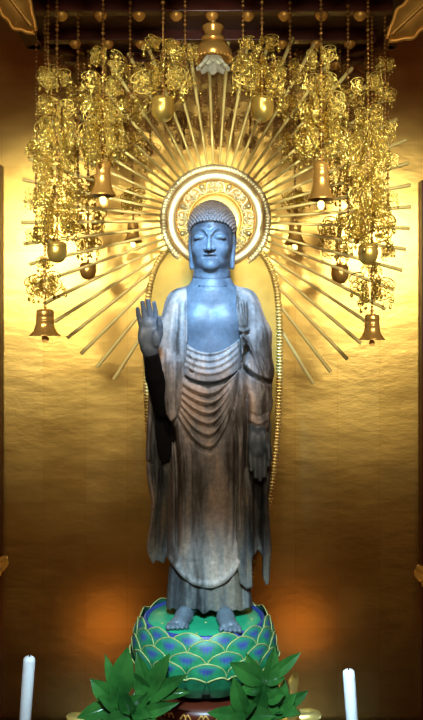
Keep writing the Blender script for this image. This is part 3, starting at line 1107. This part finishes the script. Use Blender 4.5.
def add_leaf(b, base, d, up, L, wd, curl=.25):
    d = d.normalized(); side = d.cross(up).normalized(); up = side.cross(d).normalized()
    rows, uv = [], []
    for i in range(11):
        t = i / 10
        wid = 1.28 * wd * math.sin(PI * min(1, t ** .9 * .96 + .03)) ** .8 * (1 if t < .8 else 1 - .35 * (t - .8) / .2)
        c = base + d * (L * t) + up * (L * curl * (t - 1.25 * t * t))
        rows.append([c + side * (wid * s_) + up * (abs(s_) ** 1.5 * wid * .35) for s_ in (-1, -.55, -.12, 0, .12, .55, 1)])
        for k, off in ((2, 0), (3, -.0015), (4, 0)):
            rows[-1][k] = rows[-1][k] + up * off
    b.grid(rows)
    b.grid([[p - up * .0012 for p in r][::-1] for r in rows])


def bouquet(name, label, base, sprigs, group):
    t = thing(name, label, 'foliage', base, group)
    base = Vector(base)
    for (px, py, Y, leaves) in sprigs:
        tip = P(px, py, Y) - base
        path = spline([Vector((0, 0, -.12)), Vector((tip.x * .35, tip.y * .4, tip.z * .45)), tip], 6)
        b = MB(); b.tube(path, [.005 - .003 * i / (len(path) - 1) for i in range(len(path))], 6); st = b.build('sprig', STEM, t)
        b = MB()
        for li, (lx, ly, dY, L, wd, tilt) in enumerate(leaves):
            tp = P(lx, ly, Y + dY) - base
            root = path[max(2, len(path) - 1 - 2 * (li % 3))]
            d = tp - root
            if d.length < 1e-4: d = Vector((0, -.01, .01))
            LL = d.length
            up = Vector((random.uniform(-.35, .35), -1, tilt + random.uniform(-.2, .2)))
            add_leaf(b, root, d, up, LL * 1.05, wd, random.uniform(.12, .34))
        for q_ in range(6):
            root = path[-1 - 2 * (q_ % 4)]
            a = random.uniform(0, 2 * PI)
            d = Vector((math.cos(a), -.35 + .5 * math.sin(a * 3), .55 * math.sin(a) + .25))
            add_leaf(b, root, d, Vector((random.uniform(-.6, .6), -.8, .7)), random.uniform(.055, .085), random.uniform(.016, .022), random.uniform(.2, .5))
        b.build('foliage', LEAF, st)
    return t


PY = -.43
sp_l = [(116, 702, PY, [(92, 681, -.02, .1, .026, .3), (79, 717, -.04, .1, .024, .5), (149, 699, -.03, .1, .024, .5), (127, 651, .0, .1, .034, .2), (106, 657, .02, .1, .016, .1), (100, 697, -.05, .1, .020, .6)]),
        (150, 692, PY + .02, [(137, 655, .0, .1, .020, .1), (168, 656, -.02, .1, .024, .2), (184, 676, -.03, .1, .022, .4), (128, 672, -.02, .1, .020, .3), (188, 692, -.03, .1, .018, .6), (160, 668, .03, .1, .02, .2)]),
        (132, 715, PY - .04, [(156, 722, -.03, .1, .022, .5), (100, 724, -.04, .1, .022, .5), (121, 688, -.02, .1, .020, .2), (147, 694, -.02, .1, .016, .3), (176, 704, -.02, .1, .018, .5)])]
sp_r = [(264, 682, PY, [(232, 664, -.03, .1, .028, .4), (247, 656, .0, .1, .024, .2), (275, 650, .0, .1, .024, .1), (299, 654, .0, .1, .018, .2), (241, 690, -.04, .1, .022, .6), (284, 694, -.03, .1, .024, .5)]),
        (245, 716, PY - .03, [(234, 680, -.02, .1, .024, .2), (210, 713, -.04, .1, .022, .6), (264, 688, -.02, .1, .024, .3), (274, 716, -.03, .1, .024, .5), (226, 728, -.05, .1, .022, .6), (250, 680, .02, .1, .020, .2)]),
        (282, 708, PY + .01, [(307, 692, -.01, .1, .016, .3), (262, 696, -.02, .1, .020, .4), (264, 724, -.03, .1, .02, .5), (296, 704, -.02, .1, .018, .4), (285, 682, .0, .1, .018, .1)])]
for nm, px, sps, lab in (('left', 128, sp_l, 'left bunch of glossy dark green leaves below the raised palm'), ('right', 262, sp_r, 'right bunch of glossy dark green leaves below the lowered hand')):
    p = P(px, 732, PY)
    bouquet('leafy_bouquet', lab, (p.x, PY, p.z), sps, 'leaf bunches beside the lotus')
    v = thing('altar_vase', 'dark vase holding the %s bunch of green leaves' % nm, 'vase', (p.x, PY, AZ), 'altar vases')
    b = MB(); h = p.z - AZ
    b.lathe([(.001, 0), (.07, 0), (.06, .03), (.035, .06), (.075, .16), (.08, .22), (.05, h - .07), (.035, h - .04), (.06, h), (.05, h - .003), (.028, h - .05), (.03, h - .14), (.001, h - .14)], 32)
    b.build('body', DARK_LACQUER, v)


# gilded wooden flowers on the altar
def curled_petal(b, base, d, up, L, wd, curl=.5):
    d = d.normalized(); side = d.cross(up).normalized(); up = side.cross(d).normalized()
    rows = []
    for i in range(11):
        t = i / 10
        wid = wd * math.sin(PI * min(1, .12 + t * .88)) ** .6 + .0006
        c = base + d * (L * (t - .25 * t ** 3)) + up * (L * curl * t * t)
        rows.append([c + side * (wid * s_) + up * ((s_ ** 2) * wid * .6 + .004 * math.sin(9 * t + 2 * s_) * t) for s_ in (-1, -.6, -.2, .2, .6, 1)])
    b.grid(rows)
    b.grid([[p - up * .003 for p in r][::-1] for r in rows])


def gilded_flower(label, px, py, Y, petals, group):
    p = P(px, py, Y)
    t = thing('gilded_flower', label, 'altar ornament', (p.x, Y, AZ), group)
    h = p.z - AZ
    b = MB(); b.tube(spline([Vector((0, 0, 0)), Vector((.01, .0, h * .5)), Vector((0, 0, h))], 6), .006, 8); b.lathe([(.001, 0), (.05, 0), (.04, .02), (.012, .04), (.008, .06)], 20)
    b.build('stem', GOLD_AGED, t)
    for (tx, ty, dY, L, wd, cu) in petals:
        b = MB(); d = P(tx, ty, Y + dY) - p
        curled_petal(b, Vector((0, 0, h)), d, Vector((0, -1, .35)), d.length / .78, wd, cu)
        b.build('petal', GOLD, t)


G = 'gilded altar flowers'
gilded_flower('gilded flower curling up behind the right bunch of leaves', 286, 716, -.12, [(296, 663, 0, .1, .020, .3), (281, 668, -.02, .1, .022, .3), (322, 714, 0, .1, .024, .2), (264, 712, -.04, .1, .022, .4), (305, 702, -.05, .1, .024, .4)], G)
gilded_flower('gilded flower low behind the left bunch of leaves', 100, 724, -.12, [(66, 714, 0, .1, .022, .3), (84, 712, -.04, .1, .020, .4), (133, 658, .02, .1, .012, .2), (118, 712, 0, .1, .02, .2)], G)
gilded_flower('gilded flower tip showing at the far left edge above the candle', -12, 576, -.15, [(13, 560, 0, .1, .020, .25), (10, 571, -.03, .1, .018, .4), (-8, 555, 0, .1, .02, .2), (-30, 565, 0, .1, .02, .3), (9, 556, .03, .1, .018, .2)], G)
gilded_flower('gilded flower tip showing at the far right edge above the candle', 436, 588, -.15, [(409, 569, 0, .1, .020, .25), (413, 580, -.03, .1, .018, .4), (430, 562, 0, .1, .02, .2), (452, 574, 0, .1, .02, .3), (414, 565, .03, .1, .018, .2)], G)

# ------------------------------------------------------------------ hanging canopy
KZ = 3.40
can = thing('hanging_canopy', 'dark wooden altar canopy with gilt corner brackets above the statue', 'canopy', (0, 0, KZ))
OC = [(-.45, -.62), (.45, -.62), (.80, -.28), (.80, .44), (.45, .76), (-.45, .76), (-.80, .44), (-.80, -.28)]
b = MB()
b.v.extend(Vector((x, y, z)) for z in (.03, .07) for x, y in OC); b.face(range(8)); b.face(list(range(8, 16))[::-1])
for k in range(8): b.face((k, (k + 1) % 8, 8 + (k + 1) % 8, 8 + k))
b.build('ceiling_panel', CANOPY_WOOD, can, smooth=False)
for k in range(8):
    a, c = Vector((*OC[k], .03)), Vector((*OC[(k + 1) % 8], .03)); d = c - a
    ang = math.atan2(d.y, d.x); rot = Matrix.Rotation(ang, 3, 'Z')
    b = MB(); b.box((a + c) / 2 + Vector((0, 0, .03)), (d.length + .03, .05, .10), rot=rot); b.box((a + c) / 2 + Vector((0, 0, -.02)), (d.length + .05, .07, .022), rot=rot)
    b.box((a + c) / 2 + Vector((0, 0, .085)), (d.length + .06, .08, .02), rot=rot)
    o = b.build('rim_board', RED_LACQUER, can, smooth=False, bevel=.004)
ros = MB(); ros.lathe([(.001, -.034), (.012, -.030), (.022, -.02), (.026, -.012), (.024, 0)], 12); ros = ros.mesh('rosette', mats=[GOLD_AGED])
for y in (-.30, .0, .33, .62):
    b = MB(); b.box((0, y, .01), (1.44, .055, .05)); o = b.build('cross_beam', RED_LACQUER, can, smooth=False, bevel=.004)
    for i in range(9):
        link('rosette', ros, None, o, (-.6 + 1.2 * i / 8 + .01 * math.sin(i * 7 + y * 9), y, -.012))
for sx in (-1, 1):
    # upswept gilt leaf bracket
    b = MB()
    tip, topc = ((32, 27), (0, -14)) if sx < 0 else ((391, 35), (432, -2))
    rows = []
    for i in range(19):
        t = i / 18
        c = P(tip[0] + (topc[0] - tip[0]) * t, tip[1] + (topc[1] - tip[1]) * t, -.2) - Vector((0, 0, KZ))
        wd = .004 + .05 * math.sin(PI * min(.62, t * .9)) * (1 + .10 * math.sin(t * 20))
        rows.append([c + Vector((sx * -.6 * wd * s_, .05 * s_ * s_ - .03 * t, wd * s_)) for s_ in (-1, -.6, -.2, .2, .6, 1)])
    b.grid(rows); b.grid([[p + Vector((0, .018, 0)) for p in r][::-1] for r in rows])
    b.tube([r[0] for r in rows], .008, 8); b.tube([r[5] for r in rows], .008, 8); b.tube([(r[2] + r[3]) / 2 + Vector((0, -.008, 0)) for r in rows], .007, 8)
    b.build('corner_bracket', GOLD_AGED, can)
b = MB(); b.lathe([(.02, .80), (.02, .07), (.06, .07), (.001, .06)], 14); b.build('suspension_rod', GOLD_AGED, can)

# ------------------------------------------------------------------ centre pendant
p = P(213, 53, .0)
pen = thing('canopy_pendant', 'gilt pendant with brass collar and pale petals at the canopy centre', 'pendant', (p.x, 0, KZ))
dz = p.z - KZ
b = MB(); b.tube([Vector((0, 0, .03)), Vector((0, 0, dz + .06))], .012, 10)
b.lathe([(.001, dz + .115), (.04, dz + .11), (.046, dz + .10), (.036, dz + .09), (.036, dz + .065), (.048, dz + .06), (.048, dz + .045), (.03, dz + .04)], 28); b.build('collar', BRONZE, pen)
b = MB(); b.lathe([(.02, dz + .05), (.055, dz + .04), (.075, dz + .01), (.078, dz - .02), (.070, dz - .03), (.066, dz - .015), (.05, dz + .02), (.01, dz + .03)], 36)
for k in range(28):
    a = 2 * PI * k / 28; b.ball((.077 * math.cos(a), .077 * math.sin(a), dz - .024), .006, 6)
b.build('shade', BRONZE, pen)
for k in range(9):
    b = MB(); a = 2 * PI * k / 9 + .2
    rows = []
    for i in range(9):
        t = i / 8; wd = .028 * math.sin(PI * (.14 + .80 * t)) ** .7
        r = .012 + .055 * t; z = dz - .012 - .058 * math.sin(t * 1.6)
        rows.append([Vector(((r) * math.cos(a) - s_ * wd * math.sin(a), r * math.sin(a) + s_ * wd * math.cos(a), z + .010 * s_ * s_)) for s_ in (-1, -.5, 0, .5, 1)])
    b.grid(rows); b.grid([[q_ + Vector((0, 0, .003)) for q_ in r][::-1] for r in rows])
    b.build('petal', PALE_PETAL, pen)

# ------------------------------------------------------------------ hanging ornaments
def spiral(cx, cz, r, turns, a0, sgn=1, n=18):
    return [Vector((cx + r * (1 - .72 * k / n) * math.cos(a0 + sgn * turns * 2 * PI * k / n), 0, cz + r * (1 - .72 * k / n) * math.sin(a0 + sgn * turns * 2 * PI * k / n))) for k in range(n + 1)]


def filigree(variant):
    b = MB(); R = random.Random(variant); T = .034
    j = lambda x: x + R.uniform(-.04, .04)
    b.tube(spline([Vector(p) for p in ((0, 0, .42), (.25, 0, .62), (.62, 0, .60), (.92, 0, .46), (1.02, 0, .24), (.92, 0, .12), (.84, 0, .24))], 4), T * 1.15, 5)
    b.tube(spline([Vector(p) for p in ((0, 0, .40), (.3, 0, .42), (.55, 0, .22), (.88, 0, .06), (.98, 0, -.22), (.78, 0, -.48), (.50, 0, -.62), (.2, 0, -.70), (0, 0, -.58))], 4), T, 5)
    for (cx, cz, r, tu, a0, sg) in ((.58, .34, .20, 1.3, 3.6, 1), (.30, .20, .19, 1.4, 1.2, -1), (.66, -.02, .23, 1.5, 2.2, 1), (.34, -.24, .23, 1.5, .4, -1), (.70, -.32, .18, 1.3, 4.2, 1), (.30, -.52, .16, 1.3, 2.0, -1), (.14, -.02, .13, 1.2, 5, 1)):
        b.tube(spiral(j(cx), j(cz), r, tu, a0 + R.uniform(-.5, .5), sg), T * .9, 5)
    for (cx, cz) in ((.50, .06), (.52, -.38), (.18, -.36)):
        for k in range(5):
            a = 2 * PI * k / 5 + .3
            b.ball((cx + .07 * math.cos(a), 0, cz + .07 * math.sin(a)), .05, 6)
        b.ball((cx, -.03, cz), .05, 6)
    for (cx, cz) in ((1.0, .24), (.84, .24), (.98, -.22), (.78, -.48), (.5, -.62)):
        b.ball((cx, 0, cz), .055, 6)
    return b.mesh('filigree_plate', mats=[GOLD_FINE])


def flower_drop():
    """Short wire, pierced four-petal plate, little ball bell."""
    b = MB()
    b.tube([Vector((0, 0, 0)), Vector((0, 0, -.30))], .02, 5)
    for k in range(4):
        a = PI / 4 + k * PI / 2
        b.tube([Vector((.11 * math.cos(a) + .10 * math.cos(t), 0, -.48 + .11 * math.sin(a) + .10 * math.sin(t))) for t in np.linspace(0, 2 * PI, 11)[:-1]], .038, 5, closed=True)
    b.tube([Vector((0, 0, -.68)), Vector((0, 0, -.82))], .02, 5)
    b.lathe([(.001, -.80), (.06, -.83), (.10, -.92), (.12, -1.02), (.09, -1.13), (.001, -1.17)], 10)
    return b.mesh('flower_drop', mats=[GOLD_FINE])


def ball_drop():
    b = MB()
    b.tube([Vector((0, 0, 0)), Vector((0, 0, -.5))], .018, 5)
    for z in (-.12, -.26, -.40): b.ball((0, 0, z), .045, 6)
    b.lathe([(.03, -.48), (.10, -.52), (.15, -.62), (.15, -.70), (.10, -.80), (.001, -.84)], 12)
    b.ball((0, 0, -.88), .04, 6)
    return b.mesh('bell_drop', mats=[GOLD_FINE])


FIL = [filigree(i) for i in range(4)]
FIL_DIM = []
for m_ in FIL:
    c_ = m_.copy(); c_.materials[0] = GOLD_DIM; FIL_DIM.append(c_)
DROPS = [flower_drop(), ball_drop()]
hub = MB(); hub.lathe([(.001, .55), (.10, .52), (.16, .44), (.10, .36), (.06, .30), (.06, -.5), (.12, -.56), (.08, -.66), (.001, -.70)], 12)
for k in range(6):
    a = k * PI / 3; hub.ball((.15 * math.cos(a), .15 * math.sin(a), .42), .05, 6)
HUB = hub.mesh('tier_hub', mats=[GOLD_FINE])


def round_bell(dark):
    b = MB(); b.lathe([(.001, -1.02), (.35, -.98), (.68, -.82), (.90, -.55), (1.0, -.2), (1.0, .10), (.95, .28), (.99, .33), (.99, .44), (.93, .48), (.90, .56), (.70, .66), (.3, .72), (.001, .74)], 32)
    b.tube([Vector((.1 * math.cos(t), 0, .84 + .12 * math.sin(t))) for t in np.linspace(0, 2 * PI, 11)[:-1]], .035, 6, closed=True)
    return b.mesh('bell', mats=[dark])


def flared_bell(mat):
    b = MB(); b.lathe([(.001, 1.0), (.42, .98), (.56, .90), (.60, .78), (.58, .70), (.61, .66), (.61, .58), (.58, .54), (.60, .2), (.63, .16), (.63, .08), (.61, .04), (.66, -.30), (.78, -.62), (1.0, -.88), (1.06, -.98),
                       (1.0, -1.0), (.88, -.86), (.64, -.55), (.52, -.2), (.5, .6), (.3, .85), (.001, .88)], 36)
    b.tube([Vector((.1 * math.cos(t), 0, 1.1 + .12 * math.sin(t))) for t in np.linspace(0, 2 * PI, 11)[:-1]], .035, 6, closed=True)
    return b.mesh('bell', mats=[mat])


def clapper_mesh():
    b = MB(); b.tube([Vector((0, 0, .8)), Vector((0, 0, -1.0))], .03, 6); b.ball((0, 0, -.75), .16, 10)
    rows = [[Vector((x * w_, .02 * s_, z)) for x in (-1, -.3, .3, 1)] for s_ in (1,) for z, w_ in ((-.95, .08), (-1.1, .22), (-1.3, .26), (-1.5, .12))]
    b.grid(rows); b.grid([[p + Vector((0, .04, 0)) for p in r][::-1] for r in rows])
    return b.mesh('clapper', mats=[BRONZE])


RB, RBD, FB, CL = round_bell(BRASS), round_bell(BRONZE), flared_bell(BRONZE), clapper_mesh()
rnd = random.Random(11)


def strand(label, px, Y, end, tiers, bell=None, group=None, drops=True, chain_r=.0062, dim=False):
    """One chain of beads from the canopy, its tiers of openwork, and the bell at its foot."""
    s = S(Y)
    x = (px - CX) * s
    t = thing('hanging_ornament', label, 'hanging ornament', (x, Y, KZ), group)
    zr = lambda py: CZ - (py - HY) * s - KZ
    zend = zr(end)
    b = MB(); b.tube([Vector((0, 0, .03)), Vector((0, 0, zend))], .0022, 5)
    z = -.01
    k = 0
    while z > zend:
        r = chain_r * (1.35 if k % 4 == 0 else 1)
        b.ball((0, 0, z), r, 6); z -= r * 2.6; k += 1
    b.build('bead_chain', GOLD_DIM, t)
    for ti, (py, R, n, hgt) in enumerate(tiers):
        ph0 = rnd.uniform(0, PI)
        hb = link('tier_hub', HUB, None, t, (0, 0, zr(py))); hb.scale = (R * s * .9, R * s * .9, R * s * hgt)
        for k in range(n):
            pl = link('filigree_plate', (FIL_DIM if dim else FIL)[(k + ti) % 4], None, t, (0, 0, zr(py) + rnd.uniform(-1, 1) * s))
            ph = ph0 + 2 * PI * k / n + rnd.uniform(-.2, .2)
            pl.rotation_euler = (rnd.uniform(-.25, .25), rnd.uniform(-.3, .3), ph)
            off = rnd.uniform(0, .45 if R > 12 else .2) * R * s
            pl.location += Vector((off * math.cos(ph), off * math.sin(ph), rnd.uniform(-.25, .25) * R * s))
            pl.scale = (R * s, R * s, R * s * hgt)
            if drops:
                q = link('flower_drop' if (k % 2 == 0) else 'bell_drop', DROPS[k % 2], None, pl, (.98, 0, -.20 if k % 3 else .16))
                f = rnd.uniform(.75, 1.0); q.scale = (f, f, f / hgt); q.rotation_euler = (0, 0, -ph + rnd.uniform(-.7, .7))
                if k % 2 == 0:
                    q = link('bell_drop', DROPS[1], None, pl, (.52, 0, -.66)); q.scale = (.55, .55, .55 / hgt)
    if bell:
        kind, top, bot, hw = bell
        if kind == 'flared':
            h = (bot - top) * s / 2
            bl = link('bell', FB, None, t, (0, 0, zr((top + bot) / 2))); bl.scale = (hw * s / 1.06, hw * s / 1.06, h)
            bl.rotation_euler = (0, 0, 0)
            c = link('clapper', CL, None, bl)
        else:
            h = (bot - top) * s / 1.76
            bl = link('bell', RBD if kind == 'dark' else RB, None, t, (0, 0, zr(bot) + 1.02 * h)); bl.scale = (hw * s, hw * s, h)
    return t


GR = 'hanging ornaments of the canopy'
GF = 'chains at the back of the canopy'
strand('ornament left of the halo whose flared bell hangs at the height of the halo top', 103, -.36, 165, [(58, 13, 5, 1.0), (84, 15, 5, 1), (110, 18, 6, 1.1), (140, 21, 7, 1.1)], ('flared', 162, 196, 13.5), GR)
strand('ornament right of the halo whose flared bell hangs at the height of the halo top', 321, -.36, 165, [(58, 13, 5, 1.0), (82, 15, 5, 1), (108, 18, 6, 1.1), (138, 21, 7, 1.2)], ('flared', 162, 200, 14), GR)
strand('upper ornament with a round brass bell, left of the centre pendant', 163, -.46, 98, [(45, 17, 5, .6), (74, 22, 7, .9)], ('round', 96, 122, 11.5), GR)
strand('upper ornament with a round brass bell, right of the centre pendant', 262, -.46, 98, [(44, 17, 5, .6), (74, 21, 7, 1.0)], ('round', 96, 122, 11.5), GR)
strand('left ornament ending in a round bell just above the lowest flared bell', 57, -.20, 246, [(80, 13, 5, 1.0), (106, 14, 5, 1), (134, 18, 7, 1.3), (164, 15, 5, 1), (190, 18, 6, 1.2), (222, 20, 7, 1.1)], ('round', 241, 263, 10), GR)
strand('right ornament ending in a round bell just above the lowest flared bell', 368, -.20, 246, [(84, 13, 5, 1.0), (116, 14, 5, 1), (150, 18, 7, 1.3), (174, 14, 5, 1), (194, 18, 6, 1.2), (222, 21, 7, 1.1)], ('round', 243, 265, 10), GR)
strand('low ornament with the lowest flared bell on the left side', 45, .03, 312, [(110, 9, 4, 1.0), (160, 12, 5, 1.2), (200, 12, 5, 1.0), (282, 15, 6, 1.1), (262, 9, 4, 1)], ('flared', 309, 336, 15.5), GR)
strand('low ornament with the lowest flared bell on the right side', 372, .03, 316, [(125, 9, 4, 1.0), (175, 12, 5, 1.2), (206, 12, 5, 1.0), (286, 16, 6, 1.1), (268, 9, 4, 1)], ('flared', 314, 340, 13), GR)
strand('dim ornament behind the left rays with a dark round bell', 88, .46, 264, [(150, 14, 5, 1.2), (188, 15, 5, 1.2), (222, 16, 6, 1.1), (246, 13, 5, .9)], ('dark', 262, 280, 8.5), GR)
strand('dim ornament behind the right rays with a dark round bell', 340, .46, 264, [(150, 14, 5, 1.2), (190, 15, 5, 1.2), (226, 16, 6, 1.1), (248, 13, 5, .9)], ('dark', 264, 284, 9), GR)
strand('dim ornament with a dark flared bell close to the halo ring, left side', 133, .50, 226, [(110, 12, 5, 1.2), (150, 13, 5, 1.2), (198, 12, 5, 1.1)], ('flared', 222, 242, 10), GR)
strand('dim ornament with a dark flared bell close to the halo ring, right side', 295, .50, 226, [(112, 12, 5, 1.2), (152, 13, 5, 1.2), (200, 12, 5, 1.1)], ('flared', 222, 244, 11), GR)
# slimmer strands without a bell
for (lab, px, Y, end, tiers) in (
        ('slim ornament at the upper left corner of the canopy', 48, -.07, 100, [(74, 11, 5, 1.0), (98, 10, 4, .9)]),
        ('slim ornament at the upper right corner of the canopy', 385, .0, 134, [(64, 9, 4, 1), (92, 11, 5, 1.0), (128, 11, 4, 1.1)]),
        ('slim ornament between the flared bell and the round bell on the upper left', 130, -.10, 150, [(72, 13, 5, 1.1), (106, 12, 5, 1.1), (140, 11, 5, 1.0)]),
        ('slim ornament between the flared bell and the round bell on the upper right', 290, -.10, 152, [(72, 14, 5, 1.1), (104, 12, 5, 1.1), (140, 11, 5, 1.0)]),
        ('slim ornament between the two left flared bells', 78, .05, 208, [(96, 12, 5, 1.2), (150, 14, 5, 1.2), (196, 12, 5, 1.0)]),
        ('slim ornament between the two right flared bells', 348, -.07, 236, [(96, 12, 5, 1.2), (130, 14, 5, 1.2), (176, 12, 5, 1.0), (220, 12, 5, 1.0)]),
        ('slim ornament left of the round brass bell on the upper left', 185, -.25, 92, [(52, 12, 5, .9), (80, 10, 4, 1.1)]),
        ('slim ornament beside the centre pendant on the right', 243, -.25, 92, [(60, 11, 5, 1.0), (84, 9, 4, 1.1)]),
        ('slim ornament hanging lowest at the far left of the rays', 36, .17, 240, [(150, 10, 4, 1.1), (196, 10, 4, 1.1), (232, 10, 4, 1)]),
        ('slim ornament hanging lowest at the far right of the rays', 388, .17, 256, [(160, 10, 4, 1.1), (200, 9, 4, 1.1), (250, 9, 4, 1)])):
    strand(lab, px, Y, end, tiers, None, GR)
ORD = 'first second third fourth fifth sixth seventh eighth ninth tenth eleventh twelfth thirteenth fourteenth fifteenth sixteenth seventeenth'.split()
BACK = [(60, 118), (84, 128), (112, 150), (128, 128), (150, 158), (168, 128), (184, 150), (201, 132), (216, 150), (232, 134), (250, 152), (266, 130), (284, 156), (306, 134), (322, 152), (344, 128), (368, 120)]
for i, (px, end) in enumerate(BACK):
    tiers = [(y, 9 + (i * 5 + y) % 4, 4, 1.15) for y in range(end - 10, 40, -24)]
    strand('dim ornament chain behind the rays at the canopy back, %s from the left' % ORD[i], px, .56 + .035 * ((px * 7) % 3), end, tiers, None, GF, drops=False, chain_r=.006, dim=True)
# ------------------------------------------------------------------ lights, camera
def spot(name, loc, aim, energy, color, angle, blend, radius):
    l = bpy.data.lights.new(name, 'SPOT'); l.energy = energy; l.color = color; l.spot_size = math.radians(angle); l.spot_blend = blend; l.shadow_soft_size = radius
    o = bpy.data.objects.new(name, l); COL.objects.link(o); o.location = loc
    o.rotation_euler = (Vector(aim) - Vector(loc)).to_track_quat('-Z', 'Y').to_euler()
    return o


WARM, COOL = (1, .93, .68), (.16, .52, 1.0)
spot('hall_spot_warm', (-1.3, -2.7, 2.95), (-.84, .85, 2.16), 235, WARM, 30, .75, .25)
spot('hall_spot_warm', (1.3, -2.7, 2.95), (.84, .85, 2.16), 235, WARM, 30, .75, .25)
spot('ornament_spot', (-.9, -2.6, 2.72), (-.46, -.2, 2.82), 280, WARM, 22, .9, .05)  # added pair of unseen spots to brighten the hanging ornaments
spot('ornament_spot', (.9, -2.6, 2.72), (.46, -.2, 2.82), 280, WARM, 22, .9, .05)
spot('statue_spot_cool', (-.12, -1.5, 3.32), (0, -.1, 2.26), 480, COOL, 20, .85, .04)
spot('statue_spot_white', (.1, -1.7, 3.35), (0, -.1, 2.2), 140, (1, .86, .76), 27, .9, .06)
spot('ray_spot', (0, -1.6, 3.38), (0, .25, 2.92), 20, WARM, 34, .7, .08)  # added unseen spot to lift the upper centre rays
spot('altar_spot_cool', (0, -2.6, 2.9), (0, -.62, .86), 700, (.50, .80, 1.0), 29, .6, .08)
spot('pendant_spot', (0, -3.0, 2.25), (0, 0, 3.2), 130, (1, .95, .82), 9, .6, .03)  # added unseen spot, lights the pendant petals from below
for sx in (-1, 1):
    spot('altar_flower_spot', (sx * .8, -3.0, 2.6), (sx * .83, -.15, 1.21), 60, (1, .72, .34), 6, .6, .03)  # added narrow spots to brighten the gilded tips at both edges
l = bpy.data.lights.new('added_hall_fill', 'AREA'); l.shape = 'DISK'; l.size = .7; l.energy = 25; l.color = (1, .86, .6)  # unseen soft fill added above the camera to brighten rays and bells
o = bpy.data.objects.new('added_hall_fill', l); COL.objects.link(o); o.location = (0, -3.3, 3.1); o.rotation_euler = (Vector((0, 0, 2.6)) - o.location).to_track_quat('-Z', 'Y').to_euler()
for x in (-.60, .50):
    l = bpy.data.lights.new('altar_lamp', 'POINT'); l.energy = .8; l.color = (1, .36, .07); l.shadow_soft_size = .15
    o = bpy.data.objects.new('altar_lamp', l); COL.objects.link(o); o.location = (x, .15, .42)
# unseen hall: brown floor, amber band added to warm wall reflections, dark red ceiling
wd = bpy.data.worlds.new('world'); scene.world = wd; wd.use_nodes = True
wn = wd.node_tree; tc = wn.nodes.new('ShaderNodeTexCoord'); sx_ = wn.nodes.new('ShaderNodeSeparateXYZ'); wn.links.new(tc.outputs['Generated'], sx_.inputs[0])
mr = wn.nodes.new('ShaderNodeMapRange'); mr.inputs['From Min'].default_value = -1; mr.inputs['From Max'].default_value = 1; wn.links.new(sx_.outputs[2], mr.inputs['Value'])
wc = ramp(wn, mr.outputs[0], [(.0, (.012, .006, .004)), (.35, (.016, .008, .005)), (.43, (.085, .038, .012)), (.485, (.21, .12, .042)), (.52, (.12, .06, .025)), (.57, (.055, .010, .006)), (1.0, (.05, .008, .005))])
wn.links.new(wc, wn.nodes['Background'].inputs[0]); wn.nodes['Background'].inputs[1].default_value = .9
cam = bpy.data.cameras.new('camera'); co = bpy.data.objects.new('camera', cam); COL.objects.link(co)
cam.sensor_fit = 'VERTICAL'; cam.sensor_height = 36; cam.lens = 36 * F_PX / 720
cam.shift_y = -(360 - HY) / 720
co.location = (0, -CAM_D, CZ); co.rotation_euler = (PI / 2, 0, 0)
scene.camera = co
vs = scene.view_settings
vs.view_transform = 'Standard'; vs.look = 'None'; vs.exposure = 0; vs.gamma = 1; vs.use_curve_mapping = False
scene.cycles.max_bounces = 6; scene.cycles.sample_clamp_indirect = 6
